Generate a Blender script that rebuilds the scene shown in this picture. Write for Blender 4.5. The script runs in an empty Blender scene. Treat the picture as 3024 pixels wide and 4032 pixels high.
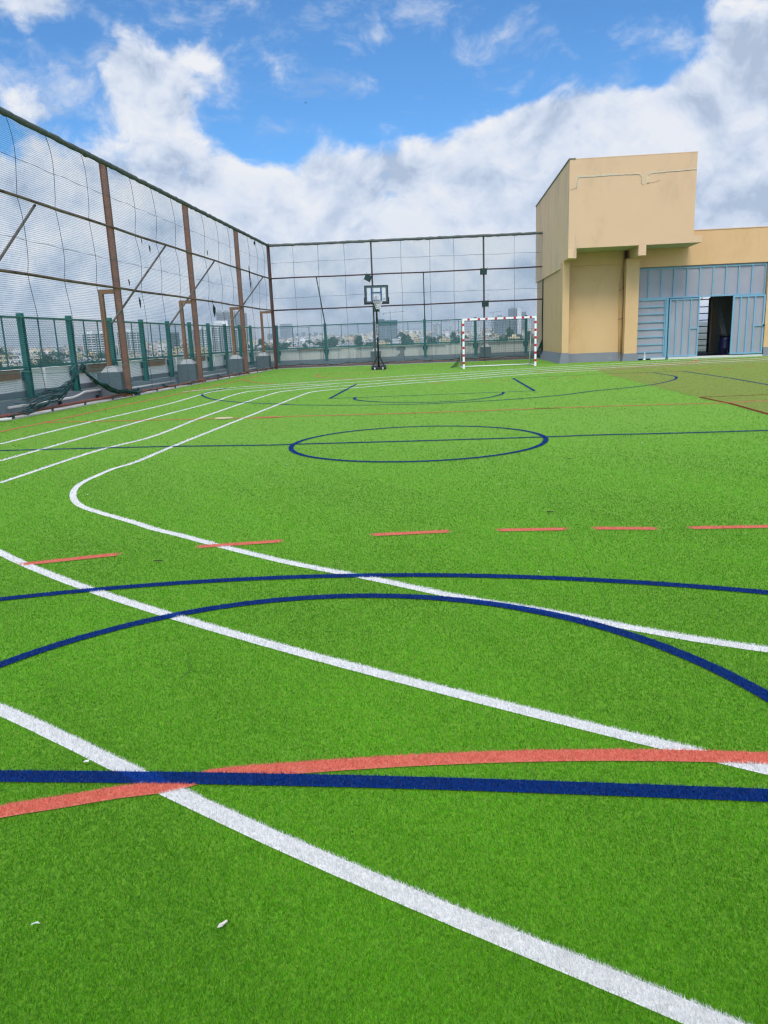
import bpy, bmesh, math, random
import numpy as np
from mathutils import Vector, Matrix
random.seed(7); RNG = np.random.default_rng(11)
sc = bpy.context.scene
COL = sc.collection
R = math.radians

# ------------------------------------------------------------------ helpers
def link(o, parent=None):
    COL.objects.link(o)
    if parent is not None: o.parent = parent
    return o
def tag(o, label=None, cat=None, group=None, kind=None):
    if label: o['label'] = label
    if cat: o['category'] = cat
    if group: o['group'] = group
    if kind: o['kind'] = kind
    return o
def empty(name, loc=(0,0,0), rz=0.0):
    o = bpy.data.objects.new(name, None); o.location = loc; o.rotation_euler = (0,0,rz)
    o.empty_display_size = .2
    return link(o)
class MB:
    """collects shapes, links them as ONE mesh object"""
    def __init__(s, fr=None): s.v=[]; s.f=[]; s.m=[]; s.fr=fr or (lambda p: p)
    def add(s, vs, fs, mi=0):
        b=len(s.v); s.v += [tuple(s.fr(p)) for p in vs]
        s.f += [tuple(i+b for i in f) for f in fs]; s.m += [mi]*len(fs)
    def box(s, lo, hi, mi=0):
        (a,b,c),(d,e,f)=lo,hi
        s.add([(a,b,c),(d,b,c),(d,e,c),(a,e,c),(a,b,f),(d,b,f),(d,e,f),(a,e,f)],
              [(0,3,2,1),(4,5,6,7),(0,1,5,4),(1,2,6,5),(2,3,7,6),(3,0,4,7)], mi)
    def bar(s, p, q, w, h, mi=0, up=(0,0,1)):
        p,q=Vector(p),Vector(q); d=(q-p).normalized(); up=Vector(up)
        if abs(d.dot(up))>.98: up=Vector((1,0,0))
        x=d.cross(up).normalized(); y=x.cross(d)
        vs=[]
        for c in (p,q):
            for a,b in ((-1,-1),(1,-1),(1,1),(-1,1)): vs.append(c+x*(a*w/2)+y*(b*h/2))
        s.add(vs,[(0,3,2,1),(4,5,6,7),(0,1,5,4),(1,2,6,5),(2,3,7,6),(3,0,4,7)],mi)
    def tube(s, pts, r, n=8, mi=0, cap=True):
        pts=[Vector(p) for p in pts]; k=len(pts); vs=[]; fs=[]
        rr = r if isinstance(r,(list,tuple)) else [r]*k
        ref=None
        for i,p in enumerate(pts):
            d=(pts[min(i+1,k-1)]-pts[max(i-1,0)]).normalized()
            if ref is None:
                ref=Vector((0,0,1)) if abs(d.z)<.9 else Vector((1,0,0))
            x=d.cross(ref).normalized(); y=x.cross(d).normalized(); ref=y
            for j in range(n):
                a=2*math.pi*j/n; vs.append(p+x*(math.cos(a)*rr[i])+y*(math.sin(a)*rr[i]))
        for i in range(k-1):
            for j in range(n):
                a=i*n+j; b=i*n+(j+1)%n; fs.append((a,b,b+n,a+n))
        if cap: fs.append(tuple(range(n-1,-1,-1))); fs.append(tuple((k-1)*n+j for j in range(n)))
        s.add(vs,fs,mi)
    def prism(s, poly, z0, z1, mi=0):
        n=len(poly); vs=[(x,y,z0) for x,y in poly]+[(x,y,z1) for x,y in poly]
        fs=[tuple(range(n-1,-1,-1)),tuple(range(n,2*n))]+[(i,(i+1)%n,n+(i+1)%n,n+i) for i in range(n)]
        s.add(vs,fs,mi)
    def build(s, name, mats, parent=None, smooth=False, bevel=0, origin=None, base=None):
        me=bpy.data.meshes.new(name)
        vs=s.v
        org=Vector((0,0,0))
        if parent is not None:
            q=parent
            while q is not None: org=org+Vector(q.location); q=q.parent
        elif origin=='base':
            a=np.array(vs); org=Vector(((a[:,0].min()+a[:,0].max())/2,(a[:,1].min()+a[:,1].max())/2,a[:,2].min()))
        elif origin is not None: org=Vector(origin)
        inv=Matrix.Rotation(-parent.rotation_euler.z,3,'Z') if parent is not None and parent.rotation_euler.z else None
        L=[Vector(v)-org for v in vs]
        if inv: L=[inv@v for v in L]
        me.from_pydata(L,[],s.f); 
        if not isinstance(mats,(list,tuple)): mats=[mats]
        for m in mats: me.materials.append(m)
        if len(mats)>1: me.polygons.foreach_set('material_index',s.m)
        bm=bmesh.new(); bm.from_mesh(me); bmesh.ops.recalc_face_normals(bm,faces=bm.faces); bm.to_mesh(me); bm.free()
        if smooth: me.polygons.foreach_set('use_smooth',[True]*len(me.polygons))
        o=bpy.data.objects.new(name,me)
        if parent is None: o.location=org
        link(o,parent)
        if bevel:
            b=o.modifiers.new('bevel','BEVEL'); b.width=bevel; b.segments=2; b.limit_method='ANGLE'; b.angle_limit=R(40)
        return o
def npmesh(name, V, F, mats, col=None, parent=None, smooth=False):
    me=bpy.data.meshes.new(name); V=np.asarray(V,np.float32); F=np.asarray(F,np.int32)
    n,k=F.shape
    me.vertices.add(len(V)); me.vertices.foreach_set('co',V.ravel())
    me.loops.add(n*k); me.loops.foreach_set('vertex_index',F.ravel())
    me.polygons.add(n); me.polygons.foreach_set('loop_start',np.arange(0,n*k,k,dtype=np.int32))
    if smooth: me.polygons.foreach_set('use_smooth',np.ones(n,bool))
    me.update(calc_edges=True)
    if col is not None:
        a=me.color_attributes.new('Col','FLOAT_COLOR','POINT')
        c=np.ones((len(V),4),np.float32); c[:,:3]=col; a.data.foreach_set('color',c.ravel())
    for m in (mats if isinstance(mats,(list,tuple)) else [mats]): me.materials.append(m)
    o=bpy.data.objects.new(name,me); link(o,parent); return o
def copy_tree(o, parent=None):
    c=o.copy(); COL.objects.link(c); c.parent=parent
    for ch in list(o.children): copy_tree(ch,c)
    return c

# ------------------------------------------------------------------ materials
class NT:
    def __init__(s, nt): s.nt=nt
    def n(s, t, **kw):
        o=s.nt.nodes.new(t)
        ins=kw.pop('ins',{})
        for k,v in kw.items(): setattr(o,k,v)
        for k,v in ins.items(): s.set(o.inputs[k],v)
        return o
    def set(s, sock, v):
        if isinstance(v,bpy.types.NodeSocket): s.nt.links.new(v,sock)
        elif v is not None: sock.default_value=v
    def math(s, op, a, b=None, c=None, clamp=False):
        o=s.n('ShaderNodeMath',operation=op,use_clamp=clamp); s.set(o.inputs[0],a)
        if b is not None: s.set(o.inputs[1],b)
        if c is not None: s.set(o.inputs[2],c)
        return o.outputs[0]
    def vm(s, op, a, b=None, out=0):
        o=s.n('ShaderNodeVectorMath',operation=op); s.set(o.inputs[0],a)
        if b is not None: s.set(o.inputs[3 if op=='SCALE' else 1],b)
        return o.outputs[out]
    def mix(s, f, a, b, blend='MIX'):
        o=s.n('ShaderNodeMix',data_type='RGBA',blend_type=blend); s.set(o.inputs[0],f); s.set(o.inputs[6],a); s.set(o.inputs[7],b)
        return o.outputs[2]
    def noise(s, vec, scale, detail=4, rough=.55, out='Fac', dist=0):
        o=s.n('ShaderNodeTexNoise'); s.set(o.inputs['Vector'],vec); o.inputs['Scale'].default_value=scale
        o.inputs['Detail'].default_value=detail; o.inputs['Roughness'].default_value=rough; o.inputs['Distortion'].default_value=dist
        return o.outputs[out]
    def ramp(s, f, stops, interp='LINEAR'):
        o=s.n('ShaderNodeValToRGB'); s.set(o.inputs[0],f); r=o.color_ramp; r.interpolation=interp
        while len(r.elements)<len(stops): r.elements.new(.5)
        for e,(p,c) in zip(r.elements,stops): e.position=p; e.color=(*c,1) if len(c)==3 else c
        return o.outputs[0]
    def step(s, v, a, b):
        o=s.n('ShaderNodeMapRange',interpolation_type='SMOOTHSTEP',clamp=True); s.set(o.inputs[0],v)
        s.set(o.inputs[1],a); s.set(o.inputs[2],b); o.inputs[3].default_value=0; o.inputs[4].default_value=1
        return o.outputs[0]
def c4(c): return (c[0],c[1],c[2],1)
MATS={}
def mat(name, col, rough=.6, var=.12, vscale=3.0, stains=(), bump=0, bscale=60, metal=0, spec=.4, stretch=(1,1,1), trans=0):
    """principled with world-position noise: brightness variation, stains=[(colour, scale, lo, hi, stretch)]"""
    if name in MATS: return MATS[name]
    m=bpy.data.materials.new(name); m.use_nodes=True; t=NT(m.node_tree); b=m.node_tree.nodes['Principled BSDF']
    g=t.n('ShaderNodeNewGeometry').outputs['Position']
    p=t.vm('MULTIPLY',g,stretch)
    n1=t.noise(p,vscale,6,.6)
    c=t.mix(n1,c4([x*(1-var) for x in col]),c4([min(1,x*(1+var)) for x in col]))
    for sc_,(scol,ss,lo,hi,st) in enumerate(stains):
        n=t.noise(t.vm('ADD',t.vm('MULTIPLY',g,st),(sc_*13.7,3.1,7.7)),ss,6,.65)
        c=t.mix(t.step(n,lo,hi),c,c4(scol))
    t.set(b.inputs['Base Color'],c); b.inputs['Roughness'].default_value=rough; b.inputs['Metallic'].default_value=metal
    b.inputs['Specular IOR Level'].default_value=spec
    if trans: b.inputs['Transmission Weight'].default_value=trans
    if bump:
        bn=t.n('ShaderNodeBump'); bn.inputs['Strength'].default_value=bump; bn.inputs['Distance'].default_value=.02
        t.set(bn.inputs['Height'],t.noise(g,bscale,5,.6)); t.set(b.inputs['Normal'],bn.outputs[0])
    MATS[name]=m; return m
def attr_mat(name, rough=.6, spec=.3, gain=1.0, windows=False):
    m=bpy.data.materials.new(name); m.use_nodes=True; t=NT(m.node_tree); b=m.node_tree.nodes['Principled BSDF']
    a=t.n('ShaderNodeAttribute',attribute_name='Col').outputs['Color']
    t.set(b.inputs['Base Color'],a); b.inputs['Roughness'].default_value=rough; b.inputs['Specular IOR Level'].default_value=spec
    return m
U1=(1,1,1)
M_rust=mat('rusty_brown_steel',(.25,.105,.055),.7,.35,2.5,[((.15,.07,.045),6,.5,.7,U1),((.33,.17,.07),3,.6,.75,U1)],bump=.3,bscale=40)
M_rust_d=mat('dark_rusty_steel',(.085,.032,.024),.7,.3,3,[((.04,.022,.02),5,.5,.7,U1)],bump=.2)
M_tan=mat('tan_rust_primer_steel',(.24,.105,.035),.7,.25,2,[((.15,.08,.04),5,.55,.7,U1)])
M_tube=mat('weathered_tube',(.16,.11,.075),.65,.35,4,[((.06,.035,.028),3,.45,.65,U1),((.22,.2,.17),9,.6,.7,U1)])
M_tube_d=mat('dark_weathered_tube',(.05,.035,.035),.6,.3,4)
M_redpipe=mat('red_oxide_pipe',(.27,.075,.055),.6,.3,3,[((.12,.07,.06),6,.55,.68,U1),((.42,.3,.28),8,.62,.72,U1)])
M_green=mat('teal_green_paint',(.014,.125,.105),.45,.25,3,[((.03,.06,.05),5,.6,.75,U1)])
M_gdark=mat('dark_teal_wrap',(.008,.03,.027),.85,.3,12,bump=.3)
M_net=mat('teal_net_cord',(.085,.215,.265),.8,.3,6)
M_rope=mat('dark_blue_rope',(.03,.065,.10),.8,.3,20)
M_netwrap=mat('rolled_net_grey_green',(.10,.115,.11),.9,.5,14,[((.16,.18,.16),18,.55,.7,U1)],bump=.6,bscale=50)
M_white_wall=mat('white_parapet_paint',(.82,.82,.81),.7,.05,2,[((.55,.55,.53),3,.6,.85,(1,1,.25)),((.3,.31,.31),6,.72,.8,(1.5,1.5,.2))])
M_grey_paint=mat('grey_plinth_paint',(.17,.19,.215),.65,.15,2,[((.28,.28,.28),5,.6,.75,U1)])
M_dirty=mat('dirty_cream_parapet',(.56,.56,.50),.8,.12,2,[((.22,.225,.2),2.2,.5,.75,(1.6,1.6,.12)),((.09,.10,.09),3.5,.64,.76,(2.5,2.5,.1))])
M_conc=mat('rooftop_concrete',(.52,.51,.49),.75,.18,1.2,[((.24,.24,.24),.8,.45,.62,U1),((.07,.072,.075),.55,.60,.65,U1)],bump=.2,bscale=30)
M_ped=mat('grey_pedestal_concrete',(.095,.118,.132),.7,.15,2,[((.32,.33,.33),3,.62,.75,U1)])
M_capc=mat('pale_mortar',(.42,.43,.44),.8,.15,4)
M_board=mat('brown_board',(.27,.125,.05),.65,.2,4,[((.16,.08,.04),6,.55,.7,(1,1,4))])
M_pvc=mat('white_pvc_pipe',(.62,.62,.6),.5,.12,5,[((.2,.2,.2),6,.62,.7,U1)])
M_yel=mat('ochre_textured_paint',(.66,.435,.225),.85,.05,1.5,[((.57,.36,.15),.9,.5,.8,(1,1,.5)),((.42,.30,.17),1.6,.60,.84,(1.5,1.5,.25))],bump=.35,bscale=45)
M_yel_u=mat('faded_ochre_paint',(.665,.46,.285),.85,.05,1.2,[((.52,.37,.22),.7,.5,.8,(1,1,.5)),((.36,.30,.22),1.3,.58,.84,(1.4,1.4,.3))],bump=.35,bscale=45)
M_yel_s=mat('weathered_lightened_ochre_side',(.75,.52,.305),.85,.08,1.2,[((.52,.40,.26),.9,.48,.72,(1,1,.35)),((.34,.28,.21),1.7,.62,.8,(2,2,.2))],bump=.35,bscale=45)  # same ochre paint, base lightened to offset the side's shade; stains are weathering
M_under=mat('slab_underside',(.48,.47,.36),.85,.12,3)
M_plast=mat('exposed_plaster',(.60,.53,.39),.9,.2,9,bump=.6,bscale=60)
M_crack=mat('dark_crack_line',(.17,.14,.10),.9,.2,9)  # dark colour of the crack strip itself
M_cop=mat('weathered_coping',(.20,.17,.13),.85,.3,5)
M_ypipe=mat('rusted_ochre_pipe',(.58,.36,.13),.7,.25,4,[((.12,.07,.03),6,.6,.7,U1)])
M_blue=mat('light_blue_paint',(.18,.37,.50),.45,.12,6,[((.12,.3,.42),7,.58,.72,U1)])
M_sheet=mat('grey_polycarbonate_sheet',(.31,.32,.37),.38,.12,1.2,[((.25,.27,.31),.9,.5,.75,(1,1,.4))],spec=.5)
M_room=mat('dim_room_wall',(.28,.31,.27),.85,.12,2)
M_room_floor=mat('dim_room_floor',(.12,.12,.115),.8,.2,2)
M_drum=mat('blue_plastic_drum',(.006,.009,.05),.4,.1,3)
M_black=mat('black_plastic',(.012,.012,.016),.45,.25,6)
M_blackm=mat('black_metal',(.01,.011,.016),.4,.2,6)
M_boardgrey=mat('slate_backboard_frame',(.055,.085,.105),.45,.15,5)
M_boardblue=mat('navy_backboard_trim',(.035,.085,.19),.45,.1,5)
M_white=mat('white_gloss_paint',(.82,.82,.85),.4,.04,5)
M_red=mat('crimson_gloss_paint',(.52,.010,.03),.4,.1,5)
M_netw=mat('white_cord',(.72,.72,.78),.8,.1,20)
M_netg=mat('dark_goal_cord',(.02,.05,.045),.8,.2,9)
M_orim=mat('rim_paint',(.12,.14,.25),.45,.1,5)
HAZE=1.7e-4; SUN_E=2.0; SKY_S=.10; CL_G=8.8; SKY_T=(.72,1.3,1.7); THR=.42; EXPO=0.0; ZEN=.45; CIRC=.6; BEH=.6
MARKS = [  # line paths traced from image pixels, projected through the camera onto the ground
 ('w',0.05,0,[(14.525,28.229),(13.991,28.146),(13.45,28.065),(12.907,27.986),(12.364,27.906),(11.828,27.824),(11.301,27.739),(10.789,27.648),(10.296,27.55),(9.882,27.456),(9.467,27.349),(9.058,27.236),(8.658,27.121),(8.274,27.011),(7.911,26.91),(7.574,26.825),(7.269,26.759),(7.105,26.735),(6.956,26.722),(6.818,26.716),(6.687,26.713),(6.558,26.708),(6.428,26.697),(6.292,26.674),(6.145,26.635),(5.93,26.556),(5.704,26.454),(5.47,26.333),(5.231,26.198),(4.991,26.055),(4.75,25.907),(4.514,25.759),(4.284,25.617),(4.059,25.474),(3.837,25.324),(3.616,25.169),(3.398,25.013),(3.18,24.857),(2.963,24.706),(2.747,24.561),(2.53,24.427),(2.334,24.316),(2.138,24.213),(1.942,24.117),(1.747,24.024),(1.552,23.931),(1.36,23.836),(1.168,23.735),(0.979,23.626),(0.785,23.504),(0.588,23.372),(0.391,23.233),(0.196,23.092),(0.006,22.953),(-0.175,22.82),(-0.346,22.697),(-0.503,22.587),(-0.599,22.522),(-0.691,22.462),(-0.777,22.406),(-0.861,22.353),(-0.941,22.302),(-1.018,22.251),(-1.094,22.2),(-1.168,22.147),(-1.23,22.101),(-1.291,22.057),(-1.35,22.014),(-1.408,21.97),(-1.464,21.926),(-1.516,21.88),(-1.566,21.833),(-1.612,21.784),(-1.651,21.739),(-1.686,21.691),(-1.72,21.643),(-1.751,21.593),(-1.78,21.543),(-1.807,21.493),(-1.833,21.442),(-1.857,21.392),(-1.878,21.347),(-1.896,21.303),(-1.913,21.26),(-1.928,21.217),(-1.942,21.171),(-1.955,21.123),(-1.968,21.07),(-1.982,21.013),(-2.003,20.902),(-2.022,20.778),(-2.039,20.642),(-2.054,20.497),(-2.069,20.347),(-2.083,20.194),(-2.098,20.041),(-2.113,19.89),(-2.129,19.73),(-2.145,19.577),(-2.159,19.426),(-2.173,19.27),(-2.189,19.104),(-2.205,18.922),(-2.224,18.719),(-2.246,18.489),(-2.314,17.782),(-2.403,16.861),(-2.507,15.796),(-2.618,14.658),(-2.728,13.516),(-2.831,12.442),(-2.919,11.505),(-2.985,10.776),(-3.006,10.513),(-3.023,10.267),(-3.037,10.04),(-3.049,9.832),(-3.061,9.643),(-3.074,9.473),(-3.09,9.322),(-3.111,9.191),(-3.123,9.14),(-3.135,9.096),(-3.149,9.058),(-3.162,9.023),(-3.176,8.99),(-3.188,8.955),(-3.199,8.918),(-3.209,8.877),(-3.218,8.817),(-3.225,8.753),(-3.23,8.685),(-3.233,8.616),(-3.236,8.547),(-3.238,8.48),(-3.24,8.416),(-3.243,8.357),(-3.245,8.317),(-3.247,8.278),(-3.249,8.241),(-3.251,8.206),(-3.252,8.171),(-3.253,8.136),(-3.253,8.101),(-3.253,8.066),(-3.251,8.031),(-3.249,7.995),(-3.246,7.96),(-3.243,7.925),(-3.239,7.89),(-3.234,7.855),(-3.229,7.82),(-3.224,7.786),(-3.217,7.751),(-3.211,7.716),(-3.203,7.681),(-3.195,7.646),(-3.186,7.612),(-3.177,7.577),(-3.168,7.543),(-3.158,7.509),(-3.147,7.475),(-3.137,7.442),(-3.125,7.408),(-3.113,7.375),(-3.101,7.342),(-3.088,7.309),(-3.075,7.276),(-3.062,7.244),(-3.048,7.211),(-3.034,7.177),(-3.02,7.144),(-3.005,7.111),(-2.99,7.079),(-2.974,7.047),(-2.958,7.015),(-2.942,6.984),(-2.927,6.955),(-2.912,6.927),(-2.896,6.899),(-2.881,6.872),(-2.864,6.845),(-2.848,6.819),(-2.831,6.792),(-2.813,6.767),(-2.796,6.742),(-2.778,6.718),(-2.76,6.695),(-2.742,6.672),(-2.723,6.649),(-2.703,6.626),(-2.683,6.602),(-2.662,6.578),(-2.636,6.549),(-2.61,6.52),(-2.582,6.491),(-2.554,6.462),(-2.524,6.432),(-2.494,6.401),(-2.464,6.37),(-2.432,6.338),(-2.393,6.299),(-2.351,6.258),(-2.308,6.216),(-2.264,6.174),(-2.22,6.131),(-2.177,6.088),(-2.134,6.046),(-2.092,6.004),(-2.055,5.965),(-2.018,5.926),(-1.982,5.887),(-1.946,5.848),(-1.911,5.809),(-1.876,5.772),(-1.841,5.735),(-1.806,5.701),(-1.777,5.673),(-1.748,5.648),(-1.72,5.623),(-1.692,5.599),(-1.663,5.575),(-1.634,5.551),(-1.604,5.524),(-1.572,5.496),(-1.529,5.457),(-1.485,5.415),(-1.439,5.371),(-1.392,5.326),(-1.343,5.279),(-1.293,5.232),(-1.243,5.184),(-1.191,5.136),(-1.127,5.078),(-1.06,5.017),(-0.991,4.955),(-0.92,4.891),(-0.849,4.828),(-0.779,4.767),(-0.71,4.707),(-0.642,4.652),(-0.584,4.605),(-0.524,4.559),(-0.464,4.514),(-0.406,4.47),(-0.348,4.428),(-0.294,4.389),(-0.244,4.352),(-0.199,4.319),(-0.175,4.301),(-0.154,4.286),(-0.135,4.272),(-0.116,4.258),(-0.098,4.245),(-0.079,4.23),(-0.058,4.215),(-0.034,4.197),(0.009,4.162),(0.057,4.123),(0.108,4.081),(0.163,4.036),(0.218,3.99),(0.275,3.945),(0.33,3.901),(0.385,3.861),(0.436,3.825),(0.489,3.791),(0.541,3.758),(0.594,3.725),(0.647,3.693),(0.698,3.661),(0.749,3.629),(0.799,3.596),(0.843,3.564),(0.887,3.532),(0.93,3.5),(0.972,3.467),(1.013,3.435),(1.054,3.404),(1.095,3.373),(1.135,3.344),(1.169,3.32),(1.202,3.297),(1.235,3.274),(1.267,3.252),(1.299,3.23),(1.331,3.208),(1.364,3.188),(1.396,3.167),(1.428,3.148),(1.46,3.129),(1.491,3.111),(1.523,3.093),(1.555,3.075),(1.587,3.057),(1.619,3.04),(1.651,3.022)]),
 ('w',0.05,0,[(15.299,29.744),(14.728,29.631),(14.149,29.518),(13.566,29.404),(12.985,29.291),(12.411,29.177),(11.848,29.065),(11.301,28.953),(10.776,28.842),(10.346,28.748),(9.916,28.65),(9.492,28.552),(9.078,28.456),(8.681,28.362),(8.305,28.273),(7.955,28.192),(7.637,28.119),(7.46,28.082),(7.3,28.051),(7.152,28.024),(7.011,27.999),(6.873,27.972),(6.732,27.941),(6.585,27.904),(6.427,27.858),(6.207,27.787),(5.976,27.708),(5.737,27.62),(5.493,27.525),(5.247,27.423),(5.002,27.313),(4.761,27.196),(4.528,27.073),(4.288,26.928),(4.052,26.767),(3.818,26.593),(3.587,26.414),(3.357,26.234),(3.128,26.059),(2.898,25.896),(2.669,25.749),(2.463,25.634),(2.257,25.53),(2.05,25.435),(1.845,25.345),(1.64,25.255),(1.437,25.162),(1.236,25.064),(1.037,24.955),(0.834,24.83),(0.631,24.692),(0.428,24.547),(0.228,24.399),(0.031,24.254),(-0.162,24.117),(-0.348,23.992),(-0.528,23.885),(-0.657,23.82),(-0.783,23.766),(-0.907,23.718),(-1.028,23.675),(-1.146,23.633),(-1.261,23.588),(-1.373,23.537),(-1.482,23.477),(-1.585,23.411),(-1.686,23.34),(-1.784,23.265),(-1.879,23.187),(-1.971,23.107),(-2.059,23.026),(-2.143,22.945),(-2.222,22.866),(-2.284,22.799),(-2.344,22.732),(-2.401,22.664),(-2.455,22.596),(-2.506,22.528),(-2.555,22.461),(-2.601,22.394),(-2.645,22.329),(-2.68,22.277),(-2.713,22.228),(-2.744,22.181),(-2.774,22.133),(-2.802,22.084),(-2.829,22.033),(-2.854,21.978),(-2.877,21.917),(-2.906,21.828),(-2.93,21.733),(-2.95,21.632),(-2.968,21.527),(-2.984,21.415),(-3,21.297),(-3.016,21.173),(-3.034,21.042),(-3.063,20.824),(-3.092,20.588),(-3.12,20.337),(-3.147,20.071),(-3.175,19.792),(-3.202,19.502),(-3.229,19.202),(-3.257,18.893),(-3.297,18.435),(-3.339,17.935),(-3.382,17.407),(-3.424,16.861),(-3.465,16.311),(-3.504,15.768),(-3.539,15.244),(-3.57,14.752),(-3.588,14.355),(-3.6,13.959),(-3.607,13.568),(-3.614,13.186),(-3.622,12.819),(-3.637,12.47),(-3.66,12.144),(-3.696,11.845),(-3.727,11.671),(-3.764,11.516),(-3.806,11.373),(-3.849,11.236),(-3.893,11.1),(-3.936,10.96),(-3.976,10.808),(-4.01,10.639),(-4.051,10.373),(-4.085,10.084),(-4.114,9.777),(-4.14,9.458),(-4.163,9.132),(-4.187,8.804),(-4.211,8.479),(-4.237,8.163)]),
 ('w',0.05,0,[(-1.55,24.606),(-1.696,24.491),(-1.844,24.373),(-1.993,24.255),(-2.141,24.137),(-2.288,24.021),(-2.431,23.908),(-2.569,23.8),(-2.701,23.698),(-2.801,23.622),(-2.899,23.55),(-2.996,23.48),(-3.089,23.412),(-3.18,23.346),(-3.267,23.281),(-3.349,23.218),(-3.427,23.156),(-3.483,23.111),(-3.538,23.068),(-3.59,23.027),(-3.64,22.987),(-3.688,22.946),(-3.732,22.903),(-3.774,22.857),(-3.812,22.807),(-3.847,22.753),(-3.878,22.698),(-3.906,22.642),(-3.931,22.582),(-3.953,22.519),(-3.974,22.452),(-3.994,22.38),(-4.014,22.303),(-4.044,22.161),(-4.07,22.001),(-4.092,21.827),(-4.111,21.642),(-4.127,21.451),(-4.14,21.256),(-4.152,21.062),(-4.163,20.872),(-4.17,20.674),(-4.171,20.479),(-4.169,20.284),(-4.164,20.086),(-4.16,19.881),(-4.159,19.665),(-4.163,19.435),(-4.174,19.188),(-4.208,18.748),(-4.258,18.259),(-4.319,17.732),(-4.388,17.18),(-4.46,16.613),(-4.531,16.043),(-4.598,15.484),(-4.656,14.945),(-4.706,14.418),(-4.755,13.867),(-4.803,13.308),(-4.848,12.756),(-4.891,12.225),(-4.931,11.731),(-4.967,11.288),(-4.999,10.913),(-5.013,10.754),(-5.026,10.612),(-5.038,10.484),(-5.049,10.364),(-5.06,10.25),(-5.07,10.137),(-5.081,10.021),(-5.092,9.899)]),
 ('w',0.05,0,[(16.07,31.253),(15.468,31.128),(14.857,31.003),(14.243,30.878),(13.631,30.753),(13.025,30.628),(12.432,30.504),(11.856,30.381),(11.302,30.259),(10.85,30.155),(10.397,30.048),(9.951,29.94),(9.516,29.833),(9.099,29.729),(8.703,29.632),(8.335,29.543),(8.001,29.465),(7.816,29.426),(7.649,29.394),(7.493,29.367),(7.346,29.342),(7.201,29.315),(7.054,29.284),(6.9,29.245),(6.735,29.196),(6.504,29.118),(6.262,29.028),(6.011,28.927),(5.756,28.818),(5.498,28.702),(5.24,28.582),(4.987,28.459),(4.739,28.336),(4.494,28.207),(4.251,28.07),(4.01,27.928),(3.77,27.782),(3.531,27.636),(3.294,27.492),(3.058,27.352),(2.822,27.219),(2.603,27.101),(2.386,26.986),(2.169,26.874),(1.954,26.764),(1.739,26.655),(1.525,26.548),(1.311,26.442),(1.097,26.335),(0.886,26.23),(0.672,26.122),(0.457,26.014),(0.244,25.908),(0.033,25.805),(-0.172,25.707),(-0.371,25.616),(-0.56,25.533),(-0.697,25.475),(-0.825,25.421),(-0.949,25.37),(-1.069,25.323),(-1.19,25.278),(-1.315,25.237),(-1.445,25.199),(-1.583,25.164),(-1.767,25.13),(-1.967,25.109),(-2.177,25.096),(-2.391,25.085),(-2.602,25.073),(-2.805,25.054),(-2.993,25.025),(-3.16,24.979),(-3.267,24.935),(-3.365,24.882),(-3.455,24.824),(-3.54,24.762),(-3.622,24.699),(-3.706,24.636),(-3.791,24.576),(-3.883,24.522),(-3.983,24.473),(-4.09,24.431),(-4.2,24.393),(-4.309,24.355),(-4.417,24.314),(-4.519,24.269),(-4.612,24.215),(-4.696,24.151),(-4.766,24.078),(-4.831,23.998),(-4.889,23.912),(-4.941,23.821),(-4.988,23.725),(-5.031,23.625),(-5.069,23.524),(-5.103,23.421),(-5.135,23.307),(-5.158,23.192),(-5.174,23.075),(-5.184,22.954),(-5.192,22.826),(-5.198,22.689),(-5.205,22.542),(-5.215,22.381),(-5.231,22.05),(-5.242,21.672),(-5.249,21.255),(-5.255,20.811),(-5.262,20.351),(-5.273,19.883),(-5.29,19.42),(-5.317,18.97),(-5.356,18.496),(-5.406,18.013),(-5.463,17.525),(-5.524,17.034),(-5.587,16.543),(-5.649,16.057),(-5.706,15.577),(-5.757,15.106),(-5.797,14.682),(-5.834,14.264),(-5.869,13.851),(-5.902,13.441),(-5.935,13.033),(-5.967,12.626),(-5.999,12.218),(-6.033,11.808)]),
 ('w',0.05,0,[(17.022,33.117),(16.381,32.978),(15.732,32.838),(15.078,32.697),(14.427,32.557),(13.783,32.418),(13.152,32.279),(12.539,32.141),(11.951,32.004),(11.47,31.89),(10.99,31.775),(10.517,31.66),(10.056,31.546),(9.613,31.434),(9.194,31.324),(8.804,31.219),(8.448,31.119),(8.247,31.059),(8.065,31.003),(7.897,30.948),(7.737,30.895),(7.581,30.841),(7.421,30.786),(7.254,30.729),(7.074,30.669),(6.835,30.593),(6.586,30.516),(6.328,30.437),(6.065,30.356),(5.799,30.272),(5.534,30.183),(5.272,30.089),(5.016,29.988),(4.76,29.876),(4.506,29.753),(4.254,29.623),(4.003,29.489),(3.753,29.356),(3.504,29.226),(3.256,29.103),(3.008,28.991),(2.777,28.899),(2.547,28.816),(2.316,28.74),(2.087,28.666),(1.859,28.593),(1.632,28.518),(1.407,28.437),(1.184,28.348),(0.962,28.25),(0.742,28.145),(0.522,28.036),(0.304,27.924),(0.088,27.811),(-0.125,27.7),(-0.334,27.592),(-0.54,27.49),(-0.718,27.405),(-0.892,27.325),(-1.063,27.247),(-1.232,27.171),(-1.4,27.094),(-1.569,27.015),(-1.739,26.933),(-1.911,26.846),(-2.102,26.744),(-2.295,26.636),(-2.49,26.524),(-2.685,26.41),(-2.88,26.295),(-3.072,26.183),(-3.262,26.075),(-3.446,25.973),(-3.605,25.889),(-3.76,25.808),(-3.913,25.73),(-4.064,25.654),(-4.214,25.579),(-4.364,25.504),(-4.514,25.429),(-4.666,25.353)]),
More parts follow.
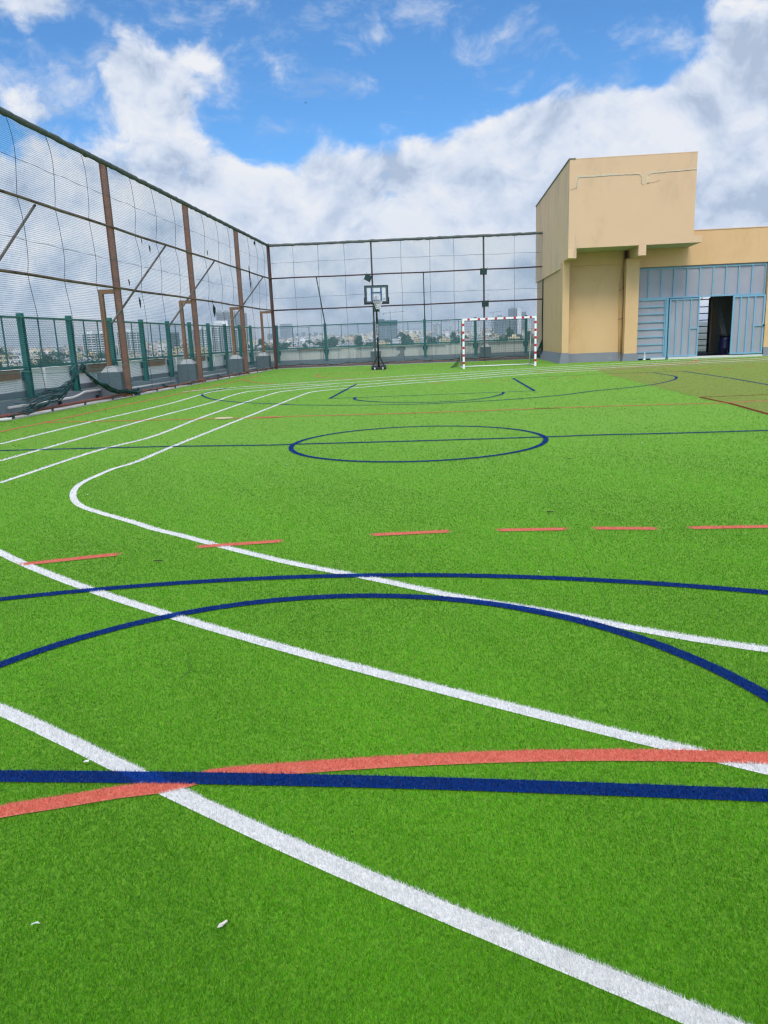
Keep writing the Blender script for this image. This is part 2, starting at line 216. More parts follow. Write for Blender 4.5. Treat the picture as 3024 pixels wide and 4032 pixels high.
 ('w',0.05,0,[(-4.71,25.127),(-4.779,25.099),(-4.849,25.072),(-4.92,25.045),(-4.99,25.018),(-5.06,24.99),(-5.128,24.961),(-5.194,24.928),(-5.258,24.892),(-5.318,24.854),(-5.377,24.815),(-5.434,24.774),(-5.49,24.731),(-5.545,24.685),(-5.598,24.636),(-5.651,24.584),(-5.702,24.527),(-5.764,24.451),(-5.822,24.366),(-5.879,24.276),(-5.935,24.181),(-5.989,24.084),(-6.044,23.986),(-6.099,23.89),(-6.155,23.796)]),
 ('w',0.05,0,[(-2.98,5.407),(-2.908,5.329),(-2.835,5.252),(-2.763,5.176),(-2.69,5.102),(-2.617,5.028),(-2.545,4.956),(-2.472,4.885),(-2.4,4.815),(-2.327,4.746),(-2.254,4.678),(-2.182,4.611),(-2.109,4.545),(-2.037,4.48),(-1.964,4.415),(-1.891,4.352),(-1.819,4.289),(-1.746,4.227),(-1.674,4.166),(-1.601,4.105),(-1.529,4.045),(-1.456,3.986),(-1.383,3.928),(-1.311,3.87),(-1.238,3.813),(-1.166,3.756),(-1.093,3.7),(-1.02,3.644),(-0.948,3.589),(-0.875,3.534),(-0.803,3.48),(-0.73,3.426),(-0.657,3.372),(-0.585,3.319),(-0.512,3.267),(-0.44,3.215),(-0.367,3.163),(-0.294,3.111),(-0.222,3.06),(-0.149,3.009),(-0.077,2.959),(-0.004,2.908),(0.069,2.859),(0.141,2.809),(0.214,2.76),(0.286,2.711),(0.359,2.662),(0.432,2.614),(0.504,2.565),(0.577,2.517),(0.649,2.47),(0.722,2.422),(0.795,2.375),(0.867,2.329),(0.94,2.282),(1.012,2.236),(1.085,2.19),(1.158,2.144),(1.23,2.099),(1.303,2.054)]),
 ('w',0.05,0,[(-1.68,2.821),(-1.64,2.795),(-1.6,2.769),(-1.56,2.742),(-1.52,2.715),(-1.48,2.688),(-1.44,2.66),(-1.4,2.632),(-1.36,2.604),(-1.32,2.575),(-1.28,2.546),(-1.24,2.517),(-1.199,2.488),(-1.159,2.459),(-1.119,2.43),(-1.079,2.4),(-1.039,2.371),(-0.999,2.342),(-0.959,2.312),(-0.919,2.283),(-0.879,2.254),(-0.839,2.224),(-0.799,2.195),(-0.759,2.166),(-0.718,2.137),(-0.678,2.108),(-0.638,2.08),(-0.598,2.051),(-0.558,2.023),(-0.518,1.995),(-0.478,1.967),(-0.438,1.939),(-0.398,1.911),(-0.358,1.883),(-0.318,1.856),(-0.278,1.829),(-0.238,1.802),(-0.197,1.775),(-0.157,1.748),(-0.117,1.722),(-0.077,1.696),(-0.037,1.669),(0.003,1.643),(0.043,1.617),(0.083,1.592),(0.123,1.566),(0.163,1.54),(0.203,1.515),(0.243,1.489),(0.283,1.464),(0.324,1.438),(0.364,1.413),(0.404,1.388),(0.444,1.362),(0.484,1.337),(0.524,1.311),(0.564,1.285),(0.604,1.259),(0.644,1.233),(0.684,1.207)]),
 ('b',0.05,2,[(-2.11,2.347),(-2.098,2.431),(-2.082,2.515),(-2.062,2.599),(-2.038,2.681),(-2.01,2.762),(-1.979,2.841),(-1.943,2.919),(-1.904,2.995),(-1.862,3.069),(-1.816,3.141),(-1.766,3.211),(-1.714,3.279),(-1.658,3.343),(-1.599,3.406),(-1.538,3.465),(-1.473,3.521),(-1.406,3.574),(-1.337,3.625),(-1.265,3.671),(-1.191,3.714),(-1.116,3.754),(-1.038,3.79),(-0.959,3.823),(-0.878,3.851),(-0.797,3.876),(-0.714,3.897),(-0.63,3.914),(-0.545,3.926),(-0.46,3.935),(-0.375,3.94),(-0.289,3.941),(-0.204,3.938),(-0.119,3.931),(-0.034,3.919),(0.05,3.904),(0.134,3.885),(0.216,3.862),(0.297,3.835),(0.377,3.804),(0.455,3.769),(0.532,3.731),(0.606,3.689),(0.679,3.644),(0.749,3.595),(0.817,3.543),(0.883,3.488),(0.945,3.43),(1.005,3.369),(1.062,3.305),(1.116,3.239),(1.167,3.17),(1.214,3.099),(1.258,3.025),(1.299,2.95),(1.336,2.873),(1.369,2.794),(1.398,2.714),(1.424,2.632),(1.445,2.549),(1.463,2.466),(1.477,2.381),(1.487,2.296),(1.492,2.211),(1.494,2.125),(1.492,2.04),(1.485,1.955),(1.475,1.87),(1.46,1.785),(1.442,1.702)]),
 ('b',0.05,2,[(-3.996,3.386),(-3.895,3.447),(-3.792,3.506),(-3.688,3.563),(-3.583,3.618),(-3.477,3.672),(-3.371,3.723),(-3.263,3.772),(-3.154,3.819),(-3.045,3.864),(-2.934,3.907),(-2.823,3.948),(-2.711,3.987),(-2.598,4.024),(-2.485,4.059),(-2.371,4.091),(-2.257,4.122),(-2.142,4.15),(-2.026,4.176),(-1.91,4.2),(-1.794,4.222),(-1.677,4.242),(-1.56,4.26),(-1.442,4.275),(-1.325,4.288),(-1.207,4.299),(-1.088,4.308),(-0.97,4.314),(-0.852,4.319),(-0.733,4.321),(-0.615,4.321),(-0.496,4.318),(-0.378,4.314),(-0.26,4.307),(-0.142,4.298),(-0.024,4.287),(0.094,4.274),(0.212,4.259),(0.329,4.241),(0.446,4.221),(0.562,4.199),(0.678,4.175),(0.794,4.149),(0.909,4.12),(1.023,4.089),(1.137,4.057),(1.25,4.022),(1.363,3.985),(1.474,3.946),(1.586,3.905),(1.696,3.862),(1.805,3.816),(1.914,3.769),(2.022,3.72),(2.129,3.668),(2.234,3.615),(2.339,3.56),(2.443,3.503),(2.546,3.444),(2.647,3.383),(2.748,3.32),(2.847,3.255),(2.945,3.189),(3.042,3.12),(3.137,3.05),(3.231,2.978),(3.324,2.904),(3.415,2.829),(3.505,2.752),(3.594,2.673)]),
 ('b',0.05,3,[(-1.739,2.289),(-1.688,2.286),(-1.64,2.282),(-1.591,2.279),(-1.543,2.276),(-1.493,2.273),(-1.441,2.269),(-1.387,2.265),(-1.33,2.26),(-1.243,2.253),(-1.149,2.245),(-1.05,2.237),(-0.947,2.228),(-0.843,2.218),(-0.738,2.209),(-0.635,2.199),(-0.535,2.189),(-0.441,2.179),(-0.348,2.17),(-0.255,2.16),(-0.163,2.15),(-0.07,2.14),(0.023,2.129),(0.118,2.118),(0.215,2.106),(0.327,2.092),(0.445,2.077),(0.566,2.061),(0.688,2.045),(0.807,2.029),(0.921,2.013),(1.027,1.999),(1.122,1.986),(1.176,1.979),(1.226,1.972),(1.273,1.966),(1.318,1.96),(1.362,1.954),(1.405,1.948),(1.448,1.942),(1.494,1.936)]),
 ('o',0.05,1,[(-1.44,1.977),(-1.414,1.988),(-1.388,1.999),(-1.361,2.01),(-1.335,2.021),(-1.309,2.032),(-1.282,2.042),(-1.257,2.051),(-1.231,2.06),(-1.208,2.067),(-1.185,2.073),(-1.162,2.078),(-1.139,2.083),(-1.117,2.088),(-1.095,2.092),(-1.073,2.097),(-1.051,2.102),(-1.03,2.106),(-1.011,2.111),(-0.991,2.116),(-0.972,2.121),(-0.952,2.125),(-0.933,2.13),(-0.913,2.134),(-0.893,2.139),(-0.872,2.143),(-0.85,2.146),(-0.828,2.149),(-0.807,2.152),(-0.785,2.156),(-0.764,2.159),(-0.743,2.164),(-0.724,2.169),(-0.709,2.174),(-0.694,2.18),(-0.681,2.186),(-0.668,2.192),(-0.655,2.199),(-0.641,2.205),(-0.625,2.211),(-0.608,2.215),(-0.58,2.221),(-0.548,2.225),(-0.515,2.229),(-0.479,2.231),(-0.442,2.233),(-0.404,2.235),(-0.366,2.237),(-0.328,2.239),(-0.281,2.242),(-0.233,2.245),(-0.183,2.248),(-0.132,2.25),(-0.081,2.252),(-0.029,2.254),(0.024,2.256),(0.076,2.257),(0.133,2.258),(0.192,2.258),(0.251,2.258),(0.31,2.258),(0.37,2.257),(0.429,2.255),(0.487,2.254),(0.543,2.251),(0.592,2.249),(0.641,2.246),(0.69,2.243),(0.737,2.24),(0.784,2.236),(0.831,2.232),(0.876,2.228),(0.921,2.224),(0.961,2.219),(1.001,2.215),(1.04,2.21),(1.079,2.205),(1.116,2.2),(1.153,2.195),(1.189,2.19),(1.223,2.185),(1.25,2.181),(1.275,2.177),(1.299,2.172),(1.323,2.168),(1.346,2.164),(1.37,2.16),(1.393,2.156),(1.417,2.152)]),
 ('o',0.05,1,[(-2.44,4.846),(-1.865,5)]),
 ('o',0.05,1,[(-1.32,5.113),(-0.752,5.181)]),
 ('o',0.05,1,[(-0.08,5.25),(0.458,5.266)]),
 ('o',0.05,1,[(0.837,5.239),(1.295,5.199)]),
 ('o',0.05,1,[(1.512,5.184),(1.915,5.112)]),
 ('o',0.05,1,[(2.168,5.091),(2.747,5.037)]),
 ('o',0.05,1,[(3.052,5),(3.562,4.917)]),
 ('b',0.06,2,[(2.221,10.19),(2.215,10.342),(2.194,10.494),(2.161,10.643),(2.114,10.788),(2.055,10.929),(1.984,11.064),(1.901,11.192),(1.807,11.312),(1.702,11.424),(1.588,11.525),(1.466,11.617),(1.336,11.697),(1.2,11.765),(1.058,11.822),(0.911,11.865),(0.762,11.895),(0.61,11.912),(0.457,11.915),(0.305,11.905),(0.154,11.882),(0.006,11.845),(-0.139,11.795),(-0.278,11.733),(-0.411,11.658),(-0.538,11.573),(-0.656,11.476),(-0.765,11.369),(-0.864,11.253),(-0.953,11.129),(-1.03,10.997),(-1.095,10.859),(-1.148,10.716),(-1.188,10.569),(-1.215,10.418),(-1.229,10.266),(-1.229,10.113),(-1.215,9.961),(-1.188,9.811),(-1.148,9.664),(-1.095,9.52),(-1.03,9.382),(-0.953,9.251),(-0.864,9.127),(-0.765,9.011),(-0.656,8.904),(-0.538,8.807),(-0.411,8.721),(-0.278,8.647),(-0.139,8.584),(0.006,8.535),(0.154,8.498),(0.305,8.474),(0.457,8.464),(0.61,8.468),(0.762,8.484),(0.911,8.515),(1.058,8.558),(1.2,8.614),(1.336,8.682),(1.466,8.763),(1.588,8.854),(1.702,8.956),(1.807,9.067),(1.901,9.188),(1.984,9.316),(2.055,9.451),(2.114,9.591),(2.161,9.737),(2.194,9.886),(2.215,10.037),(2.221,10.19)]),
 ('b',0.05,2,[(-6.72,11.099),(-6.586,11.085),(-6.456,11.072),(-6.329,11.059),(-6.2,11.045),(-6.068,11.032),(-5.93,11.017),(-5.784,11.001),(-5.627,10.984),(-5.37,10.957),(-5.086,10.927),(-4.782,10.895),(-4.467,10.861),(-4.147,10.826),(-3.83,10.788),(-3.523,10.749),(-3.234,10.709),(-2.982,10.668),(-2.717,10.619),(-2.449,10.567),(-2.189,10.515),(-1.947,10.466),(-1.731,10.424),(-1.553,10.393),(-1.423,10.377),(-1.396,10.375),(-1.375,10.375),(-1.359,10.376),(-1.344,10.377),(-1.329,10.379),(-1.312,10.38),(-1.291,10.381),(-1.265,10.381),(-1.134,10.372),(-0.955,10.356),(-0.738,10.335),(-0.495,10.309),(-0.236,10.281),(0.028,10.254),(0.285,10.229),(0.524,10.208),(0.766,10.189),(1.022,10.171),(1.285,10.153),(1.545,10.136),(1.796,10.12),(2.03,10.107),(2.238,10.096),(2.414,10.089),(2.485,10.087),(2.546,10.086),(2.601,10.087),(2.651,10.088),(2.701,10.088),(2.753,10.088),(2.81,10.087),(2.875,10.083),(2.993,10.073),(3.124,10.059),(3.265,10.042),(3.413,10.022),(3.564,10.002),(3.717,9.981),(3.867,9.963),(4.013,9.947),(4.155,9.933),(4.299,9.921),(4.444,9.909),(4.588,9.898),(4.731,9.887),(4.871,9.877),(5.008,9.866),(5.14,9.854),(5.248,9.843),(5.353,9.833),(5.456,9.822),(5.556,9.811),(5.656,9.8),(5.755,9.789),(5.855,9.778),(5.956,9.767)]),
 ('o',0.05,1,[(-6.8,15.179),(-6.516,15.136),(-6.233,15.094),(-5.952,15.053),(-5.669,15.012),(-5.386,14.969),(-5.101,14.926),(-4.813,14.88),(-4.522,14.831),(-4.17,14.767),(-3.764,14.687),(-3.336,14.601),(-2.915,14.515),(-2.532,14.437),(-2.22,14.376),(-2.008,14.34),(-1.928,14.336),(-1.949,14.347),(-2.007,14.367),(-2.091,14.393),(-2.186,14.422),(-2.282,14.452),(-2.365,14.479),(-2.423,14.501),(-2.443,14.515),(-2.351,14.519),(-2.11,14.492),(-1.754,14.442),(-1.317,14.377),(-0.836,14.305),(-0.344,14.234),(0.124,14.172),(0.532,14.128),(0.925,14.098),(1.371,14.071),(1.837,14.048),(2.292,14.029),(2.702,14.013),(3.035,14.002),(3.259,13.995),(3.34,13.993),(3.32,13.994),(3.267,13.997),(3.192,14.001),(3.105,14.005),(3.019,14.009),(2.944,14.013),(2.89,14.016),(2.87,14.016),(2.925,14.013),(3.073,14.006),(3.293,13.995),(3.563,13.982),(3.859,13.965),(4.161,13.947),(4.445,13.928),(4.689,13.908),(4.888,13.886),(5.086,13.858),(5.284,13.827),(5.479,13.796),(5.67,13.767),(5.855,13.742),(6.035,13.723),(6.206,13.714),(6.335,13.714),(6.458,13.719),(6.577,13.728),(6.692,13.74),(6.806,13.753),(6.92,13.767),(7.034,13.779),(7.151,13.79)]),
 ('o',0.05,1,[(-6.903,11.79),(-6.912,12.029),(-6.923,12.271),(-6.935,12.513),(-6.947,12.755),(-6.957,12.996),(-6.963,13.233),(-6.965,13.465),(-6.961,13.692),(-6.951,13.884),(-6.936,14.067),(-6.917,14.245),(-6.896,14.421),(-6.873,14.6),(-6.85,14.783),(-6.828,14.976),(-6.808,15.182),(-6.784,15.471),(-6.761,15.77),(-6.738,16.081),(-6.716,16.403),(-6.692,16.74),(-6.667,17.091),(-6.639,17.457),(-6.607,17.841),(-6.554,18.432),(-6.493,19.068),(-6.427,19.739),(-6.357,20.44),(-6.285,21.162),(-6.212,21.896),(-6.142,22.636),(-6.074,23.374),(-5.998,24.233),(-5.918,25.139),(-5.838,26.071),(-5.758,27.011),(-5.682,27.937),(-5.612,28.83),(-5.55,29.669),(-5.499,30.436),(-5.47,30.918),(-5.447,31.37),(-5.427,31.798),(-5.411,32.209),(-5.395,32.61),(-5.381,33.009),(-5.365,33.413),(-5.348,33.829)]),
 ('b',0.07,2,[(-1.228,18.588),(-0.726,24.312)]),
 ('b',0.05,2,[(-1.228,18.588),(3.802,18.42)]),
 ('b',0.07,2,[(3.802,18.42),(4.277,24.084)]),
 ('b',0.06,2,[(-0.581,18.664),(-0.586,18.614),(-0.591,18.564),(-0.596,18.514),(-0.601,18.464),(-0.605,18.414),(-0.609,18.365),(-0.611,18.317),(-0.611,18.27),(-0.61,18.231),(-0.608,18.194),(-0.606,18.158),(-0.603,18.123),(-0.599,18.087),(-0.593,18.05),(-0.585,18.012),(-0.576,17.971),(-0.559,17.91),(-0.539,17.844),(-0.515,17.776),(-0.489,17.706),(-0.459,17.635),(-0.427,17.564),(-0.393,17.496),(-0.356,17.43),(-0.313,17.361),(-0.267,17.293),(-0.218,17.226),(-0.166,17.16),(-0.112,17.095),(-0.054,17.033),(0.005,16.972),(0.067,16.915),(0.134,16.858),(0.205,16.802),(0.279,16.749),(0.356,16.698),(0.434,16.65),(0.513,16.604),(0.592,16.562),(0.67,16.524),(0.742,16.489),(0.814,16.456),(0.887,16.424),(0.96,16.395),(1.033,16.371),(1.108,16.352),(1.184,16.339),(1.262,16.334),(1.352,16.338),(1.447,16.35),(1.543,16.369),(1.641,16.396),(1.738,16.429),(1.833,16.467),(1.924,16.511),(2.009,16.559),(2.092,16.616),(2.173,16.681),(2.25,16.753),(2.325,16.83),(2.396,16.911),(2.463,16.995),(2.527,17.079),(2.586,17.163),(2.639,17.244),(2.689,17.33),(2.736,17.417),(2.779,17.506),(2.819,17.595),(2.855,17.683),(2.888,17.769),(2.917,17.852),(2.938,17.917),(2.955,17.981),(2.969,18.043),(2.981,18.105),(2.991,18.166),(3.002,18.228),(3.013,18.289),(3.026,18.351)]),
 ('b',0.06,2,[(-5.057,25.095),(-5.079,24.88),(-5.102,24.661),(-5.125,24.44),(-5.149,24.22),(-5.171,24.003),(-5.191,23.794),(-5.208,23.594),(-5.221,23.406),(-5.229,23.277),(-5.238,23.154),(-5.246,23.036),(-5.252,22.922),(-5.256,22.811),(-5.256,22.7),(-5.253,22.588),(-5.244,22.475),(-5.23,22.36),(-5.214,22.249),(-5.193,22.139),(-5.169,22.029),(-5.142,21.917),(-5.11,21.802),(-5.074,21.681),(-5.034,21.553),(-4.969,21.356),(-4.892,21.141),(-4.807,20.914),(-4.714,20.68),(-4.616,20.445),(-4.513,20.216),(-4.408,19.996),(-4.302,19.792),(-4.207,19.624),(-4.111,19.464),(-4.012,19.308),(-3.91,19.158),(-3.805,19.011),(-3.696,18.867),(-3.583,18.725),(-3.464,18.584),(-3.331,18.438),(-3.184,18.291),(-3.028,18.146),(-2.87,18.003),(-2.716,17.867),(-2.571,17.738),(-2.442,17.62),(-2.334,17.515),(-2.288,17.464),(-2.25,17.418),(-2.217,17.376),(-2.187,17.335),(-2.157,17.296),(-2.123,17.256),(-2.082,17.216),(-2.031,17.172),(-1.917,17.089),(-1.781,17),(-1.627,16.909),(-1.459,16.816),(-1.282,16.725),(-1.101,16.637),(-0.92,16.554),(-0.743,16.479),(-0.555,16.403),(-0.363,16.329),(-0.166,16.258),(0.035,16.191),(0.237,16.132),(0.44,16.082),(0.643,16.042),(0.844,16.015),(1.042,16),(1.241,15.996),(1.441,16.001),(1.641,16.015),(1.84,16.037),(2.039,16.067),(2.237,16.104),(2.433,16.147),(2.636,16.201),(2.843,16.265),(3.05,16.338),(3.256,16.418),(3.457,16.505),(3.65,16.596),(3.834,16.692),(4.004,16.79),(4.134,16.876),(4.25,16.966),(4.358,17.06),(4.462,17.158),(4.565,17.257),(4.673,17.358),(4.788,17.46),(4.916,17.562),(5.107,17.695),(5.318,17.83),(5.542,17.965),(5.774,18.104),(6.006,18.246),(6.233,18.392),(6.446,18.544),(6.639,18.703),(6.801,18.855),(6.957,19.014),(7.105,19.178),(7.246,19.346),(7.38,19.515),(7.507,19.684),(7.627,19.85),(7.739,20.012),(7.826,20.143),(7.908,20.274),(7.985,20.404),(8.057,20.533),(8.124,20.662),(8.186,20.789),(8.245,20.915),(8.299,21.04),(8.342,21.145),(8.381,21.244),(8.417,21.34),(8.449,21.437),(8.479,21.536),(8.506,21.641),(8.533,21.755),(8.558,21.88),(8.593,22.101),(8.62,22.349),(8.642,22.617),(8.659,22.9),(8.675,23.191),(8.69,23.483),(8.706,23.772),(8.724,24.05)]),
 ('b',0.04,2,[(4.277,24.084),(4.36,24.109),(4.439,24.135),(4.516,24.162),(4.595,24.188),(4.676,24.213),(4.763,24.237),(4.859,24.259),(4.965,24.278),(5.186,24.306),(5.441,24.327),(5.722,24.342),(6.022,24.352),(6.333,24.357),(6.648,24.358),(6.959,24.356),(7.26,24.35),(7.565,24.339),(7.872,24.321),(8.181,24.297),(8.492,24.27),(8.803,24.24),(9.114,24.21),(9.425,24.182),(9.735,24.155)]),
 ('b',0.06,2,[(9.735,24.155),(9.373,20.051),(9.002,17.416),(8.801,16.179)]),
 ('r',0.06,1,[(6.413,15.036),(6.34,13.498),(6.086,11.705),(5.99,11.1)]),
 ('r',0.05,1,[(6.413,15.036),(7.749,14.962),(8.153,14.972)]),
 ('o',0.06,1,[(0.174,31.784),(-0.024,31.876),(-0.224,31.972),(-0.425,32.069),(-0.625,32.165),(-0.824,32.258),(-1.02,32.347),(-1.211,32.427),(-1.397,32.498),(-1.552,32.557),(-1.714,32.623),(-1.878,32.69),(-2.037,32.75),(-2.187,32.798),(-2.321,32.825),(-2.435,32.826),(-2.521,32.794),(-2.574,32.732),(-2.606,32.643),(-2.62,32.531),(-2.622,32.404),(-2.616,32.267),(-2.606,32.125),(-2.596,31.984),(-2.59,31.85),(-2.588,31.692),(-2.584,31.528),(-2.577,31.36),(-2.566,31.188),(-2.55,31.014),(-2.526,30.839),(-2.495,30.665),(-2.454,30.491),(-2.395,30.296),(-2.324,30.096),(-2.242,29.895),(-2.152,29.694),(-2.055,29.494),(-1.954,29.297),(-1.848,29.106),(-1.742,28.922),(-1.642,28.751),(-1.544,28.585),(-1.444,28.423),(-1.338,28.265),(-1.224,28.109),(-1.098,27.956),(-0.957,27.805),(-0.796,27.655),(-0.526,27.445),(-0.211,27.242),(0.138,27.044),(0.51,26.851),(0.896,26.66),(1.285,26.469),(1.668,26.277),(2.034,26.083)]),
 ('o',0.05,1,[(-4.024,26.774),(-3.624,26.946)]),
 ('o',0.05,1,[(-3.019,25.66),(-2.663,25.842)]),
 ('o',0.05,1,[(1.568,23.038),(2.031,23.203)]),
 ('o',0.05,1,[(3.033,23.089),(3.493,23.162)]),
 ('o',0.05,1,[(3.71,23.106),(4.073,23.253)]),
 ('o',0.06,1,[(5.325,23.46),(5.528,23.386)]),
 ('o',0.06,1,[(5.856,23.298),(6.257,23.326)]),
 ('o',0.06,1,[(7.073,23.28),(7.492,23.294)]),
 ('o',0.06,1,[(7.901,23.409),(8.425,23.524)]),
 ('o',0.06,1,[(9.216,23.805),(9.629,23.834)]),
 ('o',0.06,1,[(9.961,24.155),(10.575,24.215)]),
 ('o',0.06,1,[(11.306,24.625),(11.712,24.803)]),
 ('o',0.06,1,[(12.398,25.455),(12.752,25.592)]),
 ('o',0.06,1,[(12.978,32.566),(13.036,32.516),(13.1,32.47),(13.167,32.425),(13.232,32.379),(13.293,32.331),(13.345,32.278),(13.387,32.218),(13.413,32.15),(13.422,32.027),(13.399,31.884),(13.352,31.725),(13.287,31.555),(13.21,31.382),(13.128,31.209),(13.049,31.044),(12.977,30.891),(12.917,30.761),(12.853,30.635),(12.787,30.513),(12.72,30.393),(12.65,30.274),(12.578,30.155),(12.505,30.036),(12.43,29.915),(12.352,29.785),(12.275,29.652),(12.198,29.519),(12.118,29.386),(12.034,29.254),(11.943,29.127),(11.845,29.004),(11.736,28.888),(11.606,28.768),(11.469,28.655),(11.323,28.548),(11.169,28.445),(11.006,28.346),(10.833,28.249),(10.65,28.152),(10.456,28.056),(10.151,27.908),(9.807,27.746),(9.436,27.582),(9.049,27.423),(8.656,27.282),(8.269,27.168),(7.899,27.09),(7.557,27.059),(7.301,27.074),(7.054,27.121),(6.815,27.193),(6.582,27.281),(6.352,27.38),(6.122,27.481),(5.891,27.576),(5.656,27.66)]),
 ('o',0.05,1,[(-5.499,30.436),(-5.378,30.121),(-5.256,29.797),(-5.135,29.47),(-5.013,29.145),(-4.892,28.826),(-4.771,28.521),(-4.652,28.233),(-4.533,27.969),(-4.449,27.796),(-4.365,27.634),(-4.281,27.482),(-4.198,27.337),(-4.115,27.195),(-4.032,27.054),(-3.949,26.912),(-3.866,26.765)]),
]
# ------------------------------------------------------------------ frames of reference on the roof
A=Vector((-7.980,15.762,0)); B=Vector((-5.588,41.921,0)); D=Vector((8.907,41.140,0))
dl=(B-A).normalized(); nl=Vector((-dl.y,dl.x,0)); df=(D-B).normalized(); nf=Vector((-df.y,df.x,0))
LEN=(B-A).length; LENF=(D-B).length
def FL(p): return A+dl*p[0]+nl*p[1]+Vector((0,0,p[2]))       # (along left fence, outward, up)
def FF(p): return B+df*p[0]+nf*p[1]+Vector((0,0,p[2]))       # (along far fence, outward, up)
P0=Vector((8.515,33.848,0)); db=Vector((math.cos(R(-5)),math.sin(R(-5)),0)); nb=Vector((-db.y,db.x,0))
def FB(p): return P0+db*p[0]+nb*p[1]+Vector((0,0,p[2]))      # (along building front, inward, up)

# ------------------------------------------------------------------ turf and roof
def turf_mat(name, c0, c1, c2):
    m=bpy.data.materials.new(name); m.use_nodes=True; t=NT(m.node_tree); b=m.node_tree.nodes['Principled BSDF']
    g=t.n('ShaderNodeNewGeometry').outputs['Position']
    c=t.mix(t.noise(g,140,5,.7),c4(c0),c4(c1))
    c=t.mix(t.step(t.noise(t.vm('MULTIPLY',g,(1,.35,1)),.55,5,.6),.35,.75),c,c4(c2))
    c=t.mix(t.math('MULTIPLY',t.step(t.noise(t.vm('MULTIPLY',g,(6,.6,1)),1.0,4,.6),.5,.8),.35),c,c4(c0))
    t.set(b.inputs['Base Color'],c); b.inputs['Roughness'].default_value=.7; b.inputs['Specular IOR Level'].default_value=.2
    b.inputs['Sheen Weight'].default_value=.5; b.inputs['Sheen Roughness'].default_value=.45; b.inputs['Sheen Tint'].default_value=(.75,1,.22,1)
    
    bn=t.n('ShaderNodeBump'); bn.inputs['Strength'].default_value=.5; bn.inputs['Distance'].default_value=.01
    t.set(bn.inputs['Height'],t.noise(g,220,4,.7)); t.set(b.inputs['Normal'],bn.outputs[0])
    return m
G0=np.array((.055,.265,.003)); G1=np.array((.180,.51,.009)); G2=np.array((.10,.30,.022))
M_turf=turf_mat('green_turf_pile',(.058,.185,.002),(.114,.295,.006),(.086,.24,.004))
O0=np.array((.13,.175,.016)); O1=np.array((.23,.265,.04))
M_olive=turf_mat('olive_turf_pile',(.09,.115,.007),(.135,.15,.014),(.11,.13,.01))
bfl=FB((-.2,.3,0)); bfr=FB((16,.52,0))
edgeA=A+dl*(-24)
def clipb(off): return [FL((-24,off,0)),FL((LEN,off,0))]
Cin=FF((LENF-.05,0,0))
turf_poly=[(edgeA.x,edgeA.y),(B.x,B.y),(FF((14.75,0,0)).x,FF((14.75,0,0)).y),(FB((-.2,7.2,0)).x,FB((-.2,7.2,0)).y),(FB((-.2,.5,0)).x,FB((-.2,.5,0)).y),(bfr.x,bfr.y),(28,-8)]
t=MB(); t.prism(turf_poly,-.03,0)
o=t.build('turf',M_turf); tag(o,'bright green artificial turf covering the rooftop court',kind='structure')
OL=[(8.3,30.1),(8.21,29.51),(7.32,24.01),(6.7,18.38),(6.41,15.04),(6.34,13.5),(6.09,11.71),(5.6,9.2),(5.2,6.5),(27,5),(27,30.0),(20,31.6),(14,32.6)]
OL=OL[1:]
t=MB(); t.add([(x,y,.003) for x,y in OL],[tuple(range(len(OL)))])
o=t.build('olive_turf',M_olive); tag(o,'olive green turf zone of the adjoining court on the right',kind='structure')
# rooftop slab and the walls of our own block below it
roof=[FL((-26,1.5,0)),FL((LEN+1.5,1.5,0)),FF((LENF+.5,1.5,0)),FF((LENF+26,1.5,0)),Vector((34,-10,0))]
t=MB(); t.prism([(p.x,p.y) for p in roof],-30,-.05)
o=t.build('roof_deck',M_conc); tag(o,'grey damp concrete roof deck beside the turf',kind='structure')

# ------------------------------------------------------------------ painted/inlaid markings
LW={'w':.063,'b':.066,'o':.07,'r':.07}; LZ={'w':.003,'o':.005,'b':.007,'r':.005}
MC={'w':(.79,.79,.775),'b':(.001,.033,.19),'o':(.80,.235,.16),'r':(.22,.02,.012)}
M_mark={k:mat('inlaid_turf_'+k,[x*(.85 if k=='w' else .7) for x in MC[k]],.8,(.55 if k=='b' else .2),150,spec=.08,bump=.3,bscale=200) for k in MC}
MARKN={'w':('track_line','white running track line curving across the turf'),'b':('court_line','navy blue court line on the green turf'),
       'o':('court_line','orange court line on the green turf'),'r':('court_line','dark red boundary line along the olive turf')}
def ribbon(pts,w,z,jit=0):
    P=np.array(pts); T=np.gradient(P,axis=0); T/=np.linalg.norm(T,axis=1)[:,None]; N=np.c_[-T[:,1],T[:,0]]
    V=[];F=[]
    for i in range(len(P)):
        V.append((*(P[i]+N[i]*w/2),z)); V.append((*(P[i]-N[i]*w/2),z))
        if i: F.append((2*i-2,2*i-1,2*i+1,2*i))
    return V,F
for i,(c,w,l,pts) in enumerate(MARKS):
    ww=w if w>.065 else LW[c]
    V,F=ribbon(pts,ww,LZ[c]+.00003*i)
    t=MB(); t.add(V,F); o=t.build(MARKN[c][0],M_mark[c],origin='base'); tag(o,MARKN[c][1],kind='structure')

SEAM=[(1.62,8.3),(1.55,7.26),(1.376,5.894),(1.262,4.729),(1.119,3.475),(1.06,2.9)]
V,F=ribbon(SEAM,.004,.002); t=MB(); t.add(V,F); o=t.build('turf_seam',mat('seam_green_strip',(.045,.19,.003),.9,.3,9),origin='base'); tag(o,'thin dark seam between two rolls of the turf',kind='structure')  # narrow mid-green strip marks the join of the rolls
